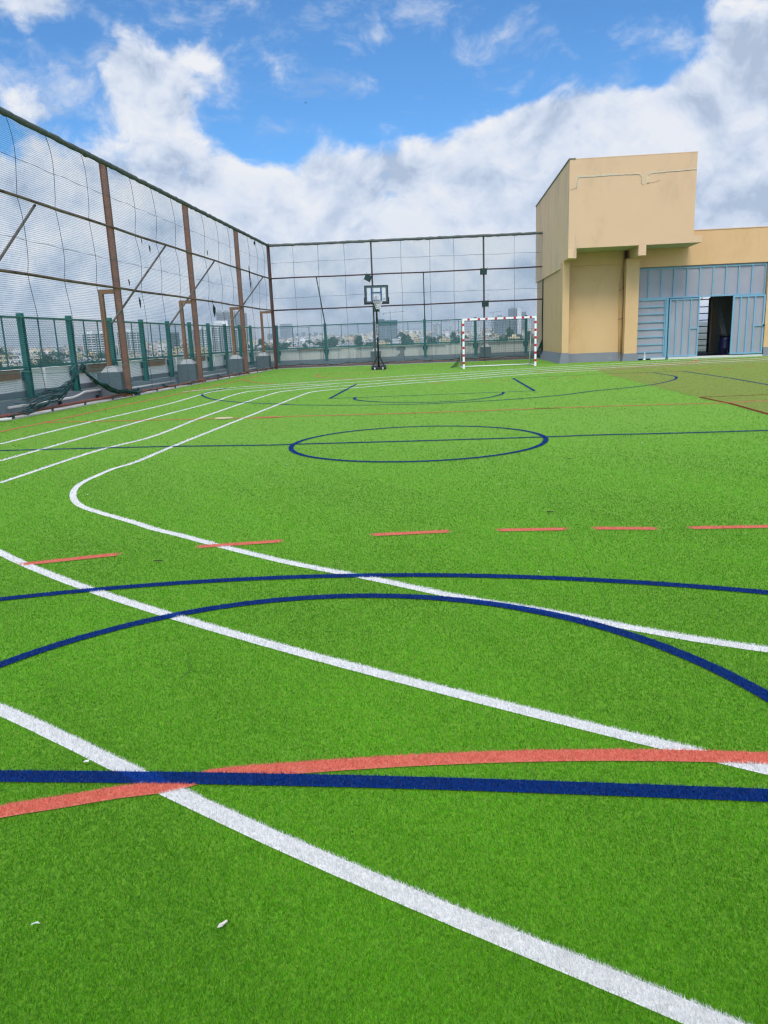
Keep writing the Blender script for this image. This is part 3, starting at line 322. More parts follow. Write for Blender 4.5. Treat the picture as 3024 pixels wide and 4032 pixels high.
# ------------------------------------------------------------------ turf pile: short blades, dense near the viewer's end
def seg_dist(X,Y,pts):
    d=np.full(len(X),9.0); P=np.array(pts)
    for (ax,ay),(bx,by) in zip(P[:-1],P[1:]):
        vx,vy=bx-ax,by-ay; L=vx*vx+vy*vy+1e-9
        u=np.clip(((X-ax)*vx+(Y-ay)*vy)/L,0,1)
        d=np.minimum(d,np.hypot(X-ax-u*vx,Y-ay-u*vy))
    return d
def inpoly(X,Y,poly):
    r=np.zeros(len(X),bool); n=len(poly)
    for i in range(n):
        x0,y0=poly[i]; x1,y1=poly[(i+1)%n]
        c=((y0>Y)!=(y1>Y))&(X<(x1-x0)*(Y-y0)/(y1-y0+1e-12)+x0); r^=c
    return r
half=lambda y: .62*y+1.1
wid=lambda y: .0017*(y/1.5)**.88
yg=np.linspace(.35,41,4000); dn=.224/wid(np.maximum(yg,1.2))**2*2*half(yg)*(.35+1.35*np.clip((11-yg)/7,0,1)); cdf=np.r_[0,np.cumsum((dn[1:]+dn[:-1])/2*np.diff(yg))]
n=int(cdf[-1]); Y=np.interp(RNG.random(n)*cdf[-1],cdf,yg); X=RNG.uniform(-1,1,n)*half(Y)
k=inpoly(X,Y,[(p[0],p[1]) for p in turf_poly]); X,Y=X[k],Y[k]
Wd=wid(np.maximum(Y,1.2)); Hh=.0085+.0045*np.minimum(1,Y/12); n=len(X)
cls=np.zeros(n,int); onw=np.zeros(n,bool); CN={'w':1,'r':2,'o':3,'b':4}
for key in ('w','r','o','b'):
    for c,w,l,pts in MARKS:
        if c!=key: continue
        P=np.array(pts); ww=(w if w>.065 else LW[c])
        m=(X>P[:,0].min()-.1)&(X<P[:,0].max()+.1)&(Y>P[:,1].min()-.1)&(Y<P[:,1].max()+.1)
        idx=np.where(m)[0]
        if len(idx)==0: continue
        d=seg_dist(X[idx],Y[idx],pts)+RNG.normal(0,.0012,len(idx)); cls[idx[d<ww/2]]=CN[c]
        if c=='w': onw[idx[d<ww/2]]=True
# the fibres of the far lines stand up as a low ridge
for c,w,l,pts in MARKS:
    if c not in ('w','o'): continue
    P=np.array(pts); L=np.r_[0,np.cumsum(np.hypot(*np.diff(P,axis=0).T))]; ss=np.arange(0,L[-1],.012 if c=='w' else .02)
    xx=np.interp(ss,L,P[:,0])+RNG.normal(0,.012,len(ss)); yy=np.interp(ss,L,P[:,1])+RNG.normal(0,.012,len(ss)); k=yy>9
    xx,yy=xx[k],yy[k]; X=np.r_[X,xx]; Y=np.r_[Y,yy]; Wd=np.r_[Wd,np.full(len(xx),.022)]; Hh=np.r_[Hh,np.full(len(xx),.0135 if c=='w' else .009)]; cls=np.r_[cls,np.full(len(xx),CN[c])]; onw=np.r_[onw,np.zeros(len(xx),bool)]
nl_=len(X)-n; n=len(X)
ol=inpoly(X,Y,OL)
f=RNG.random(n)[:,None]; f2=RNG.random(n)[:,None]
C=G0*(1-f)+G1*f; C=C*(.5+.95*f2)*(1+.07*np.sin(X*3.1+1.7*np.sin(Y*.9))+.06*np.sin(Y*2.3+X*1.1+2)+.05*np.sin(X*9+Y*6))[:,None]
Co=(O0*(1-f)+O1*f)*(.75+.5*f2)
C=np.where(ol[:,None],Co,C)
for k,i in CN.items():
    base=np.array(MC[k])*((.7+.5*f2) if k!='b' else (.4+1.5*f2**2)); C=np.where((cls==i)[:,None],base,C)
C=np.where(((cls==4)&onw)[:,None],np.array((.003,.075,.42))*(.5+f2),C)
# a long carpet seam running away from the viewer, and a faint lay of the pile
sd=seg_dist(X,Y,SEAM); sm=(sd<.0035)&(cls==0); C[sm]*=.6
ph=RNG.uniform(0,2*np.pi,n); ln=RNG.uniform(.2,1.3,n); ln[n-nl_:]*=.4; la=RNG.normal(1.9,1.1,n)
up=Hh*np.cos(ln)*RNG.uniform(.75,1.2,n); sh=Hh*np.sin(ln)
up[sm]*=.5
bx=np.cos(ph)*Wd/2; by=np.sin(ph)*Wd/2
z0=np.where(cls>0,.0065,.001)
V=np.empty((n,3,3),np.float32)
V[:,0]=np.c_[X-bx,Y-by,z0]; V[:,1]=np.c_[X+bx,Y+by,z0]; V[:,2]=np.c_[X+np.cos(la)*sh,Y+np.sin(la)*sh,z0+up]
Fi=np.arange(n*3,dtype=np.int32).reshape(n,3)
cc=np.repeat(C,3,axis=0)
M_blade=bpy.data.materials.new('turf_fibre'); M_blade.use_nodes=True
t=NT(M_blade.node_tree); b=M_blade.node_tree.nodes['Principled BSDF']; out=[x for x in M_blade.node_tree.nodes if x.type=='OUTPUT_MATERIAL'][0]
a=t.n('ShaderNodeAttribute',attribute_name='Col').outputs['Color']
t.set(b.inputs['Base Color'],a); b.inputs['Roughness'].default_value=.42; b.inputs['Specular IOR Level'].default_value=.42
tr=t.n('ShaderNodeBsdfTranslucent'); t.set(tr.inputs['Color'],a)
mx=t.n('ShaderNodeMixShader'); mx.inputs[0].default_value=.55
t.set(mx.inputs[1],b.outputs[0]); t.set(mx.inputs[2],tr.outputs[0]); t.set(out.inputs['Surface'],mx.outputs[0])
o=npmesh('turf_grass',V.reshape(-1,3),Fi,M_blade,cc)
tag(o,'short green artificial turf fibres with coloured fibres along the lines',kind='stuff')
o['category']='grass'
# ------------------------------------------------------------------ steel net fences
ZR=[6.45,4.76,3.11]                       # top rail and the two intermediate rails
def steel_fence(fr, s0, s1, name, label, posts, braces, mpost, mrail, mtop, r, brackets=None, endpost=True, depth=.19, wid=.1, woff=.16):
    root=empty(name, fr(((s0+s1)/2,0,0))); tag(root,label,'fence')
    for s in posts:
        t=MB(fr)                                          # H section: two flanges and a web
        h=6.5
        t.box((s-wid/2,woff-depth/2,-.05),(s+wid/2,woff-depth/2+.014,h)); t.box((s-wid/2,woff+depth/2-.014,-.05),(s+wid/2,woff+depth/2,h))
        t.box((s-.006,woff-depth/2+.014,-.05),(s+.006,woff+depth/2-.014,h-.004))
        po=t.build('post',mpost,root)
        if brackets and brackets(s):
            t=MB(fr)
            t.box((s-.06,woff+depth/2,2.98),(s+.06,.72,3.10)); t.box((s-.06,.60,.92),(s+.06,.72,2.98))
            t.build('outrigger',M_tan,root)
    for i,z in enumerate(ZR):
        t=MB(fr)
        k=int((s1-s0)/1.6)
        pts=[(s0+(s1-s0)*j/k, 0.0, z+(.008*math.sin(j*2.1)+.006*math.sin(j*.7+i))) for j in range(k+1)]
        if i==0: t.tube(pts,r,8)
        else: t.tube(pts,r,8)
        t.build('rail',mrail,root,smooth=True)
    for (a,b) in braces:
        t=MB(fr); t.tube([a,b],r*.85,8); t.build('brace',mrail,root,smooth=True)
    return root
LP=[-13.2,-6.55,.12,6.95,13.7,20.5]
br=[((2.75,.06,4.72),(-1.1,.06,1.75)),((11.0,.06,4.74),(6.2,.1,2.12)),((16.45,.06,4.74),(10.7,.1,2.1)),((24.8,.06,4.74),(18.4,.1,2.4)),((-4.0,.06,4.72),(-8.0,.06,1.75))]
left_fence=steel_fence(FL,-14,LEN,'net_fence','tall rusty brown steel net fence running along the left side of the turf',LP,br,M_rust,M_tube,None,.036,brackets=lambda s:s>0.5)
# corner post and its outrigger belong to the left fence
t=MB(FL); t.box((LEN-.05,-.06,-.05),(LEN+.05,.10,6.55)); t.build('corner_post',M_rust_d,left_fence)
t=MB(FL); t.box((LEN-.02,.10,2.98),(LEN+.10,.72,3.10)); t.box((LEN-.02,.60,.92),(LEN+.10,.72,2.98)); t.build('outrigger',M_tan,left_fence)
FPOST=[5.46,11.40]
fbr=[((2.47,.05,4.74),(2.78,.2,2.3)),((8.2,.05,4.72),(8.21,.2,2.3))]
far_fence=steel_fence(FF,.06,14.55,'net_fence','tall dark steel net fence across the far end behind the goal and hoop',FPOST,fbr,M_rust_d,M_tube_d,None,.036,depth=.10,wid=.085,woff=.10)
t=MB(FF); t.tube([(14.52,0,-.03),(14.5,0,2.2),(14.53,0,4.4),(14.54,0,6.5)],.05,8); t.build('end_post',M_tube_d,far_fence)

# rolled-up net wrapped round each top rail
def rolled(fr,s0,s1,par,seed):
    rg=np.random.default_rng(seed); t=MB(fr); k=int((s1-s0)/.16); pts=[];rad=[]
    for j in range(k+1):
        s=s0+(s1-s0)*j/k; pts.append((s,-.005+rg.normal(0,.004),ZR[0]-.006+rg.normal(0,.006))); rad.append(.058+.012*abs(math.sin(s*4.2))+abs(rg.normal(0,.006)))
    t.tube(pts,rad,9); return t.build('rolled_edge',M_netwrap,par,smooth=True)

# ------------------------------------------------------------------ the netting itself: knotted cords, each strand a strip of real geometry
def strand_mesh(Ps, wvec, fr_origin, e1, e2, e3):
    pass
def netting(name,label,origin,d1,d2,s0,s1,dz,ds,zlo,zhi,off,zmap,wh,wv,step,seed,bulge):
    rg=np.random.default_rng(seed)
    o_=np.array(origin); d1=np.array(d1); d2=np.array(d2); k3=np.array((0,0,1.))
    Vs=[];Fs=[];base=0
    def emit(S,O,Z,dS,dZ):
        nonlocal base
        P=o_+S[...,None]*d1+O[...,None]*d2+Z[...,None]*k3
        dv=dS*d1+dZ*k3
        V=np.stack([P-dv/2,P+dv/2],axis=2)                # strand, point, side
        a,b=V.shape[:2]; idx=np.arange(a*b*2).reshape(a,b,2)+base
        F=np.stack([idx[:,:-1,0],idx[:,:-1,1],idx[:,1:,1],idx[:,1:,0]],-1).reshape(-1,4)
        Vs.append(V.reshape(-1,3)); Fs.append(F); base+=a*b*2
    zs=np.arange(zlo,zhi,dz); ss=np.arange(s0,s1+1e-6,step)
    S,Z0=np.meshgrid(ss,zs); S=S+0; wig=rg.normal(0,.002,Z0.shape)
    O=off+bulge(S,Z0); Z=zmap(S,Z0)+wig
    emit(S,O,Z,0,wh)
    ss2=np.arange(s0,s1,ds); zz=np.concatenate([np.linspace(zlo,1.2,9),np.linspace(1.5,zhi,14)])
    Z0,S=np.meshgrid(zz,ss2); S=S+rg.normal(0,.003,S.shape)
    O=off+bulge(S,Z0); Z=zmap(S,Z0)
    emit(S,O,Z,wv,0)
    ob=npmesh(name,np.concatenate(Vs)-o_,np.concatenate(Fs),M_net); ob.location=origin
    tag(ob,label,'netting'); return ob
ROPE=[-12.3,-10.6,-8.9,-5.6,-3.9,-2.0,-.9,1.97,3.62,5.35,8.42,10.1,11.85,15.1,16.9,18.6,21.9,23.4,24.9]
def bulgeL(S,Z):
    zc=np.array([0.,1.05,2.25]+ZR[::-1]); 
    u=np.zeros_like(Z)
    for a,b,k in ((3.11,4.76,.10),(4.76,6.45,.11),(1.05,3.11,.09),(0,1.05,.05)):
        m=(Z>=a)&(Z<b); u=np.where(m,k*np.sin(np.pi*(Z-a)/(b-a))**.8,u)
    return -u*(.82+.18*np.sin(S*1.83+.6*Z)**2)+.008*np.sin(S*3.3+Z*5.1)+.005*np.sin(S*7.7)
HB=np.array([(-20,.1),(.7,.07),(1.5,.10),(2.4,.24),(3.2,.52),(3.65,.80),(3.9,.92),(4.15,.80),(4.7,.48),(5.5,.24),(6.4,.12),(7.4,.06),(9,.10),(11,.09),(14,.12),(17,.09),(20,.12),(30,.1)])
def zmapL(S,Z0):
    zb=np.interp(S,HB[:,0],HB[:,1])+.02*np.sin(S*4.1)+.015*np.sin(S*9.3)
    t=np.clip((Z0-.06)/1.5,0,1); lift=(zb-.06)
    amt=np.clip(lift/.5,0,1); t2=t**(1+1.3*amt)
    return np.where(Z0<1.56, zb+(1.56-zb)*t2, Z0)
net_left=netting('netting','fine teal netting with a lifted bottom edge hung on the left fence',A,dl,nl,-13.9,LEN-.04,.044,.046,.06,6.42,.05,zmapL,.0070,.0032,.33,3,
    lambda S,Z: bulgeL(S,Z)-np.where((S>.8)&(S<7.5)&(Z<1.3),.10*np.sin(S*6.1+Z*9)*np.clip((1.3-Z),0,1),0))
def bulgeF(S,Z):
    return -.05*np.abs(np.sin(np.pi*Z/1.62))*(.6+.4*np.sin(S*2.2)**2)+.01*np.sin(S*5)
def zmapF(S,Z0):
    zb=.13+.05*np.abs(np.sin(S*1.05))+.02*np.sin(S*5.1)
    t=np.clip((Z0-.06)/.8,0,1); return np.where(Z0<.86, zb+(.86-zb)*t, Z0)
net_far=netting('netting','fine dark netting hung across the far fence behind the hoop and goal',B,df,nf,.08,14.5,.045,.045,.06,6.42,.05,zmapF,.0052,.0045,.3,4,bulgeF)
rolled(FL,-14,LEN,net_left,5); rolled(FF,.05,14.56,net_far,6)
for s in ROPE:
    t=MB(FL); zs=np.linspace(.12 if not .8<s<7.4 else .5,6.42,30); S=np.full(30,s)
    O=.05+bulgeL(S,zs)-.012; Z=zmapL(S,zs)
    t.tube([(s+.01*math.sin(z*3+s),o_,z_) for o_,z_,z in zip(O,Z,zs)],.0065,5); t.build('rope',M_rope,net_left)
for z in (5.55,3.85,2.17,1.0):
    t=MB(FL); ss=np.arange(-13.8,LEN-.1,.22); zz=np.full(len(ss),z); O=.05+bulgeL(ss,zz)-.012; Z=zmapL(ss,zz)
    t.tube([(s,o_,z_+.012*math.sin(s*5.)) for s,o_,z_ in zip(ss,O,Z)],.0055,5); t.build('rope',mat('pale_blue_rope',(.08,.13,.17),.8,.2,9) if z>2.5 else mat('pale_teal_rope',(.12,.25,.22),.8,.2,9),net_left)
for s in (1.29,2.62,4.03,7.04,8.56,9.82,13.0):
    t=MB(FF); zs=np.linspace(.15,6.42,24); O=.05+bulgeF(np.full(24,s),zs)-.012
    t.tube([(s+.01*math.sin(z*2+s),o_,z) for o_,z in zip(O,zs)],.008,5); t.build('rope',M_rope,net_far)
for z in (5.53,3.72,2.15):
    t=MB(FF); ss=np.arange(.1,14.5,.25); O=.05+bulgeF(ss,np.full(len(ss),z))-.012
    t.tube([(s,o_,z+.012*math.sin(s*3.)+.03*math.sin(s*.35)) for s,o_ in zip(ss,O)],.007,5); t.build('rope',M_rope,net_far)
# hem: the gathered, dark bottom edge of each net
def hem(fr,S,zf,off,par,rad,seed):
    rg=np.random.default_rng(seed)
    t=MB(fr); pts=[(s,off+rg.normal(0,.012),zf(s)+rg.normal(0,.008)) for s in S]
    t.tube(pts,[rad*(.6+abs(rg.normal(0,.5))) for _ in S],6); t.build('hem',M_gdark,par,smooth=True)
hem(FL,np.arange(-13.8,LEN-.1,.13),lambda s: float(zmapL(np.array([s]),np.array([.06]))[0]),.03,net_left,.013,8)
hem(FF,np.arange(.1,14.5,.12),lambda s: float(zmapF(np.array([s]),np.array([.06]))[0]),.03,net_far,.016,9)
# heavy folds of net gathered up at the tie point
for k in range(44):
    sgn=-1 if k%2 else 1; rg=np.random.default_rng(50+k); t=MB(FL)
    L=(3.3 if sgn<0 else 3.7)*(.75+.25*rg.random()); pts=[]
    for j in range(15):
        u=j/14; s=3.9+sgn*L*u; zb=float(zmapL(np.array([s]),np.array([.06]))[0])
        fan=(.02+(.75 if sgn<0 else .16)*u*(1-.55*u))*(k/44.0)
        pts.append((s,.03-.16*math.sin(u*3.1)*rg.random(),zb+fan+.015*rg.random()))
    t.tube(pts,(.004+.005*rg.random()) if sgn<0 else .009+.007*rg.random(),5); t.build('fold',mat('teal_net_fold',(.014,.075,.075),.85,.3,6) if k%3 else M_gdark,net_left)
t=MB(FL); t.tube([(3.82,.0,.86),(3.9,-.03,1.0),(3.98,.0,.88)],[.05,.075,.045],8); t.build('knot',M_gdark,net_left,smooth=True)
# torn dark scraps caught in the netting
for (s,z,h,w) in ((21.55,4.55,.95,.06),(21.62,4.1,.5,.05),(15.45,2.75,.52,.12),(15.3,3.1,.2,.03),(9.2,4.45,.25,.05),(8.6,4.6,.2,.03),(7.95,2.75,.35,.06),(15.2,4.95,.2,.04),(7.3,3.3,.2,.04),(23.0,6.2,.2,.1)):
    t=MB(FL); t.tube([(s,-.06,z+h/2),(s+.03,-.07,z+h*.2),(s+.06,-.06,z-h*.1),(s+.05,-.06,z-h/2)],[.006,w*.5,w*.45,.004],5); t.build('torn_scrap',M_gdark,net_left)

# ------------------------------------------------------------------ pipe kerb along the turf edge
def pipe_kerb(fr,s0,s1,sup,label,seed):
    root=empty('edge_pipe',fr(((s0+s1)/2,0,0))); tag(root,label,'pipe')
    t=MB(fr); k=int((s1-s0)/1.2); rg=np.random.default_rng(seed)
    t.tube([(s0+(s1-s0)*j/k,.05,.105+rg.normal(0,.006)) for j in range(k+1)],.034,10); t.build('pipe',M_redpipe if seed==1 else mat('dull_pink_pipe',(.20,.10,.09),.7,.3,3),root,smooth=True)
    for s in sup:
        t=MB(fr); t.tube([(s,.05,-.05),(s,.05,.06)],.03,8); t.tube([(s-.03,.05,.105),(s+.03,.05,.105)],.046,8)
        t.build('support',mat('pipe_support',(.10,.13,.12),.8,.3,8),root)
    return root
pipe_kerb(FL,-14,LEN-.05,[x for x in np.arange(-13,26,1.66)+.32],'long red oxide pipe on short stubs along the left turf edge',1)
pipe_kerb(FF,.05,14.5,[x for x in np.arange(1.35,14.4,1.36)],'dull pinkish pipe on short stubs along the far turf edge',2)
for fr,s0,s1,lab in ((FL,-14,LEN-.05,'pale concrete strip under the red pipe at the left turf edge'),(FF,.05,14.5,'pale concrete strip under the pipe at the far turf edge')):
    t=MB(fr); t.box((s0,.012,-.05),(s1,.16,.012)); o=t.build('kerb',mat('pale_kerb',(.50,.50,.46),.8,.15,3,[((.3,.3,.28),4,.55,.7,U1)]),origin='base'); tag(o,lab,kind='structure')

# ------------------------------------------------------------------ pedestals under the posts
ped=empty('concrete_pedestal')
t=MB(); t.box((-.27,-.36,-.05),(.27,.36,.74)); t.build('block',M_ped,ped,bevel=.012)
t=MB(); t.add([(-.2,-.27,.742),(.2,-.27,.742),(.2,.27,.742),(-.2,.27,.742),(-.1,-.12,.92),(.1,-.12,.92),(.1,.12,.92),(-.1,.12,.92)],[(0,3,2,1),(4,5,6,7),(0,1,5,4),(1,2,6,5),(2,3,7,6),(3,0,4,7)])
t.build('cap',M_capc,ped)
first=True
angL=math.atan2(dl.y,dl.x); angF=math.atan2(df.y,df.x)
PEDS=[(FL,s,.62,angL,lab) for s,lab in ((7.0,'grey concrete pedestal beside the lifted net on the left'),(13.75,'grey pedestal behind the second brown post of the left fence'),(20.55,'grey pedestal behind the third brown post of the left fence'),(25.9,'grey pedestal next to the far left fence corner'),(.17,'grey pedestal at the left picture edge'))]+[
      (FF,s,.55,angF,lab) for s,lab in ((5.46,'narrow grey pedestal on the far side behind the basketball hoop'),(11.5,'narrow grey pedestal with mortar cap seen through the goal'))]
for fr,s,o_,an,lab in PEDS:
    c=ped if first else copy_tree(ped); first=False
    c.location=fr((s,o_,0)); c.rotation_euler.z=an; tag(c,lab,'pedestal',group='grey concrete pedestals of the net fences')

# ------------------------------------------------------------------ green railing with chain-link infill
def railing(fr,s0,s1,posts,thin,off,name,label,seed):
    root=empty(name,fr(((s0+s1)/2,off,0))); tag(root,label,'railing')
    for s in posts:
        t=MB(fr); h=2.36
        t.box((s-.07,off-.065,.30),(s-.058,off+.065,h)); t.box((s+.058,off-.065,.30),(s+.07,off+.065,h)); t.box((s-.058,off-.006,.30),(s+.058,off+.006,h-.01))
        t.box((s-.12,off-.1,.28),(s+.12,off+.1,.30)); t.build('post',M_green,root)
        t=MB(fr); t.box((s-.13,off+.068,.72),(s+.13,off+.1,.92)); t.build('wall_plate',M_gdark,root)
    for z,h in ((2.26,.05),(1.05,.07)):
        t=MB(fr); t.box((s0,off-.03,z-h/2),(s1,off+.03,z+h/2)); t.build('rail',M_green,root)
    for s in thin:
        t=MB(fr); t.box((s-.014,off-.014,1.085),(s+.014,off+.014,2.235)); t.build('baluster',M_green,root)
    # chain-link: two families of diagonal wires
    H=1.15; z0=1.085; p=.075; n=int((s1-s0)/p); Vv=[];Ff=[]
    o_=np.array(fr((0,off,0))); e1=np.array(fr((1,off,0)))-o_; k3=np.array((0,0,1.))
    for sg in (1,-1):
        x0=np.arange(s0,s1,p)
        a=x0; b=x0+sg*H
        for q,(u,v) in enumerate(zip(a,b)):
            zb,zt=z0,z0+H
            if v>s1: zt=z0+(s1-u); v=s1
            if v<s0: zt=z0+(u-s0); v=s0
            i=len(Vv); w=.0055 if seed==1 else .0026
            for (ss_,zz_) in ((u-w,zb),(u+w,zb),(v+w,zt),(v-w,zt)): Vv.append(o_+e1*ss_+k3*zz_)
            Ff.append((i,i+1,i+2,i+3))
    loc=np.array(root.location)
    npmesh('mesh_panel',np.array(Vv)-loc,np.array(Ff),M_green,parent=root)
    return root
OG=1.15
GP=[-13.4,-10.9,-8.5,-6.1,-3.65,-1.3,.85,3.34,5.78,8.38,10.85,13.36,15.84,18.3,20.85,23.4,25.6]
gl=railing(FL,-14,LEN+OG,GP,[a+(b-a)*q for a,b in zip(GP[:-1],GP[1:]) for q in (.33,.67)],OG,'green_railing','teal green steel railing with chain link mesh on the left parapet',1)
GF=[-.08,2.65,5.4,8.2,11.0,13.78]
gf=railing(FF,-OG,14.4,GF,[a+(b-a)*q for a,b in zip(GF[:-1],GF[1:]) for q in (.33,.67)],OG,'green_railing','teal green steel railing with chain link mesh on the far parapet',2)

# ------------------------------------------------------------------ parapets
w=empty('parapet_wall',FL((6,1.35,0))); tag(w,'bright white parapet wall with grey foot along the left roof edge','wall')
t=MB(FL); t.box((-14,1.28,.46),(LEN+1.28,1.48,1.0)); t.box((-14,1.279,.30),(LEN+1.28,1.48,.46),1); 
for s in (-9.,-4.4,.2,4.6,9.6,14.5,19.4,24.3): t.box((s-.3,1.22,.46),(s+.3,1.279,1.001)); t.box((s-.3,1.22,.30),(s+.3,1.279,.46),1)
t.build('wall_body',[M_white_wall,M_grey_paint],w)
t=MB(FL); t.add([(-14,.98,-.045),(LEN+1.2,.98,-.045),(LEN+1.2,1.05,.278),(-14,1.05,.278),(-14,1.30,.278),(LEN+1.2,1.30,.278),(-14,1.3,-.045),(LEN+1.2,1.3,-.045)],[(0,1,2,3),(3,2,5,4),(4,5,7,6),(0,3,4,6),(1,7,5,2)]); t.build('plinth',M_grey_paint,w)
for a,b in ((-6,-3.4),(-.6,3.05),(6.15,8.75),(11.1,12.9),(16.1,17.7)):
    t=MB(FL); t.box((a,1.19,.76),(b,1.225,1.0)); t.build('board',M_board,w)
w=empty('parapet_wall',FF((7,1.35,0))); tag(w,'stained cream parapet wall with grey foot across the far roof edge','wall')
t=MB(FF); t.box((-1.28,1.28,.40),(17,1.48,1.0)); t.box((-1.28,1.279,.24),(17,1.48,.40),1)
for s in (3.9,9.75): t.box((s-.42,1.2,.40),(s+.42,1.279,1.001)); t.box((s-.42,1.2,.20),(s+.42,1.279,.40),1)
t.box((-1.28,1.262,.93),(3.4,1.279,.99)); t.box((4.35,1.262,.93),(9.3,1.279,.99)); t.box((10.2,1.262,.93),(14.5,1.279,.99))
t.build('wall_body',[M_dirty,M_grey_paint],w)
t=MB(FF); t.box((-1.2,1.02,-.045),(17,1.278,.278)); t.build('plinth',mat('dark_grey_plinth',(.12,.145,.155),.7,.15,2),w)
t=MB(FF); t.box((1.0,1.15,.955),(2.55,1.259,1.0)); t.build('board',M_board,w)
# dark grey patch shaped like a hooked blotch, flat on the wall face
t=MB(FF); 
st=[(6.58,.40),(6.80,.62),(6.78,.70),(6.60,.74),(6.55,.80),(6.70,.90),(6.92,.93),(7.10,.90),(7.12,.80),(7.04,.70),(7.02,.52),(7.04,.40)]
t.add([(x,1.276,z) for x,z in st],[tuple(range(len(st)))]); t.build('grey_blotch',mat('grey_blotch',(.19,.2,.195),.85,.2,6),w)
# white drain pipe lying behind the left fence
root=empty('drain_pipe',FL((9,.93,.1))); tag(root,'white plastic drain pipe running low behind the left fence','pipe')
for pts in ([(1.9,.93,.15),(5.0,.93,.15),(5.4,.93,.19),(5.7,.93,.25),(7.4,.93,.25)],[(8.2,.95,.14),(13.0,.95,.14)],[(14.3,.95,.14),(19.8,.95,.14)],[(21.3,.95,.13),(25.5,.95,.13)]):
    t=MB(FL); t.tube(pts,.032,8); t.build('pipe',M_pvc,root,smooth=True)
for s in (2.9,4.3,6.5,9.5,11.8,16.,18.5):
    t=MB(FL); t.box((s-.03,.89,-.05),(s+.03,.97,.11)); t.build('clip',M_black,root)
# ------------------------------------------------------------------ floodlights wrapped in dark net, on the far fence
fl=empty('floodlight')
t=MB(); t.box((-.165,-.05,-.16),(.165,.05,.16)); t.build('housing',M_gdark,fl,bevel=.02)
t=MB(); t.box((-.14,-.056,-.12),(.14,-.0505,-.015)); t.box((-.14,-.056,.0),(.14,-.0505,.12)); t.build('lens',mat('dull_lens',(.012,.045,.04),.35,.1,5),fl)
t=MB(); t.tube([(-.18,.02,-.24),(-.17,.02,-.1),(-.18,.02,.1),(-.19,.02,.22)],.008,5); t.tube([(.18,.02,-.23),(.17,.02,-.1),(.18,.02,.1),(.21,.02,.23)],.008,5); t.tube([(0,.05,0),(0,.14,0)],.02,6); t.build('bracket',M_black,fl)
for i,(s,z,tilt,lab) in enumerate(((11.37,4.64,.02,'dark floodlight tied where the upper rail meets the right-hand post above the goal'),(11.45,3.0,-.03,'dark floodlight tied at the lower rail of the post above the goal'),(5.62,2.98,.03,'dark floodlight half hidden below the basketball backboard'),(5.25,4.58,.5,'tilted dark floodlight hanging just above the basketball backboard'))):
    c=fl if i==0 else copy_tree(fl); c.location=FF((s,-.12,z)); c.rotation_euler=(0,tilt,angF); tag(c,lab,'floodlight',group='floodlights on the far fence')
# bunched black net hanging beside the building
o=MB(FF); rg=np.random.default_rng(3)
for k in range(7):
    ph=rg.random()*6; o.tube([(14.56+.05*math.sin(z*1.7+ph)+.012*k-.03,-.04+.03*math.cos(ph+z),z) for z in np.linspace(.25,6.3,26)],[.02+.012*rg.random() for _ in range(26)],5)
for k in range(6):
    ph=rg.random()*6; o.tube([(14.5-.08*k*u,-.06-.1*math.sin(u*3)*rg.random(),1.0-.95*u+.02*k) for u in np.linspace(0,1,8)],.022,5)
b_=o.build('bunched_net',M_gdark,origin='base'); tag(b_,'black bunch of gathered net hanging down beside the ochre building','netting')
# ------------------------------------------------------------------ ochre rooftop building
bd=empty('rooftop_building',FB((4,4,0))); tag(bd,'ochre rooftop building with raised block, overhanging canopy and light blue gates','building')  # front positions and sizes come from image pixels projected onto the facade planes
def PB(name,m,fn,bevel=0,smooth=False,parent=None):
    t=MB(FB); fn(t); return t.build(name,m,parent or bd,bevel=bevel,smooth=smooth)
# lower walls
def f(t):
    t.box((-.24,.75,.44),(-.04,10,4.36)); t.box((-.04,.62,.40),(2.4,.9,4.16)); t.box((-.04,.60,4.18),(2.4,.9,4.8)); t.box((-.04,.64,4.16),(2.4,.9,4.18))
    t.box((2.9,.52,3.98),(16,.8,5.40)); t.box((8.46,.40,.38),(9.3,.8,3.979)); t.box((9.3,.55,.38),(16,.8,3.979))
    t.box((15.8,.8,0),(16,10,5.40)); t.box((-.04,9.8,0),(8.3,10,4.7)); t.box((10.4,9.8,0),(16,10,5.3))
PB('wall',M_yel,f)
PB('plinth',M_grey_paint,lambda t:t.add([(-.42,.70,0),(-.26,.75,.438),(-.26,10,.438),(-.42,10,0),(-.05,.70,0),(-.05,.75,.438),(-.05,10,.438),(-.05,10,0)],[(0,1,2,3),(4,7,6,5),(0,4,5,1),(3,2,6,7),(1,5,6,2)]))
PB('plinth',M_grey_paint,lambda t:t.add([(-.45,-.10,0),(-.02,-.10,0),(-.02,.7,0),(-.45,.7,0),(-.34,-.02,.46),(-.036,-.02,.46),(-.036,.7,.46),(-.34,.7,.46)],[(0,3,2,1),(4,5,6,7),(0,1,5,4),(1,2,6,5),(2,3,7,6),(3,0,4,7)]))
PB('plinth',M_grey_paint,lambda t:t.add([(-.02,.50,0),(2.38,.50,0),(2.38,.9,0),(-.02,.9,0),(-.02,.60,.40),(2.38,.60,.40),(2.38,.9,.40),(-.02,.9,.40)],[(0,3,2,1),(4,5,6,7),(0,1,5,4),(1,2,6,5),(2,3,7,6),(3,0,4,7)]))
PB('plinth',M_grey_paint,lambda t:t.add([(2.32,.02,0),(3.02,.02,0),(3.02,.5,0),(2.32,.5,0),(2.38,.08,.33),(2.97,.08,.33),(2.97,.5,.33),(2.38,.5,.33)],[(0,3,2,1),(4,5,6,7),(0,1,5,4),(1,2,6,5),(2,3,7,6),(3,0,4,7)]))
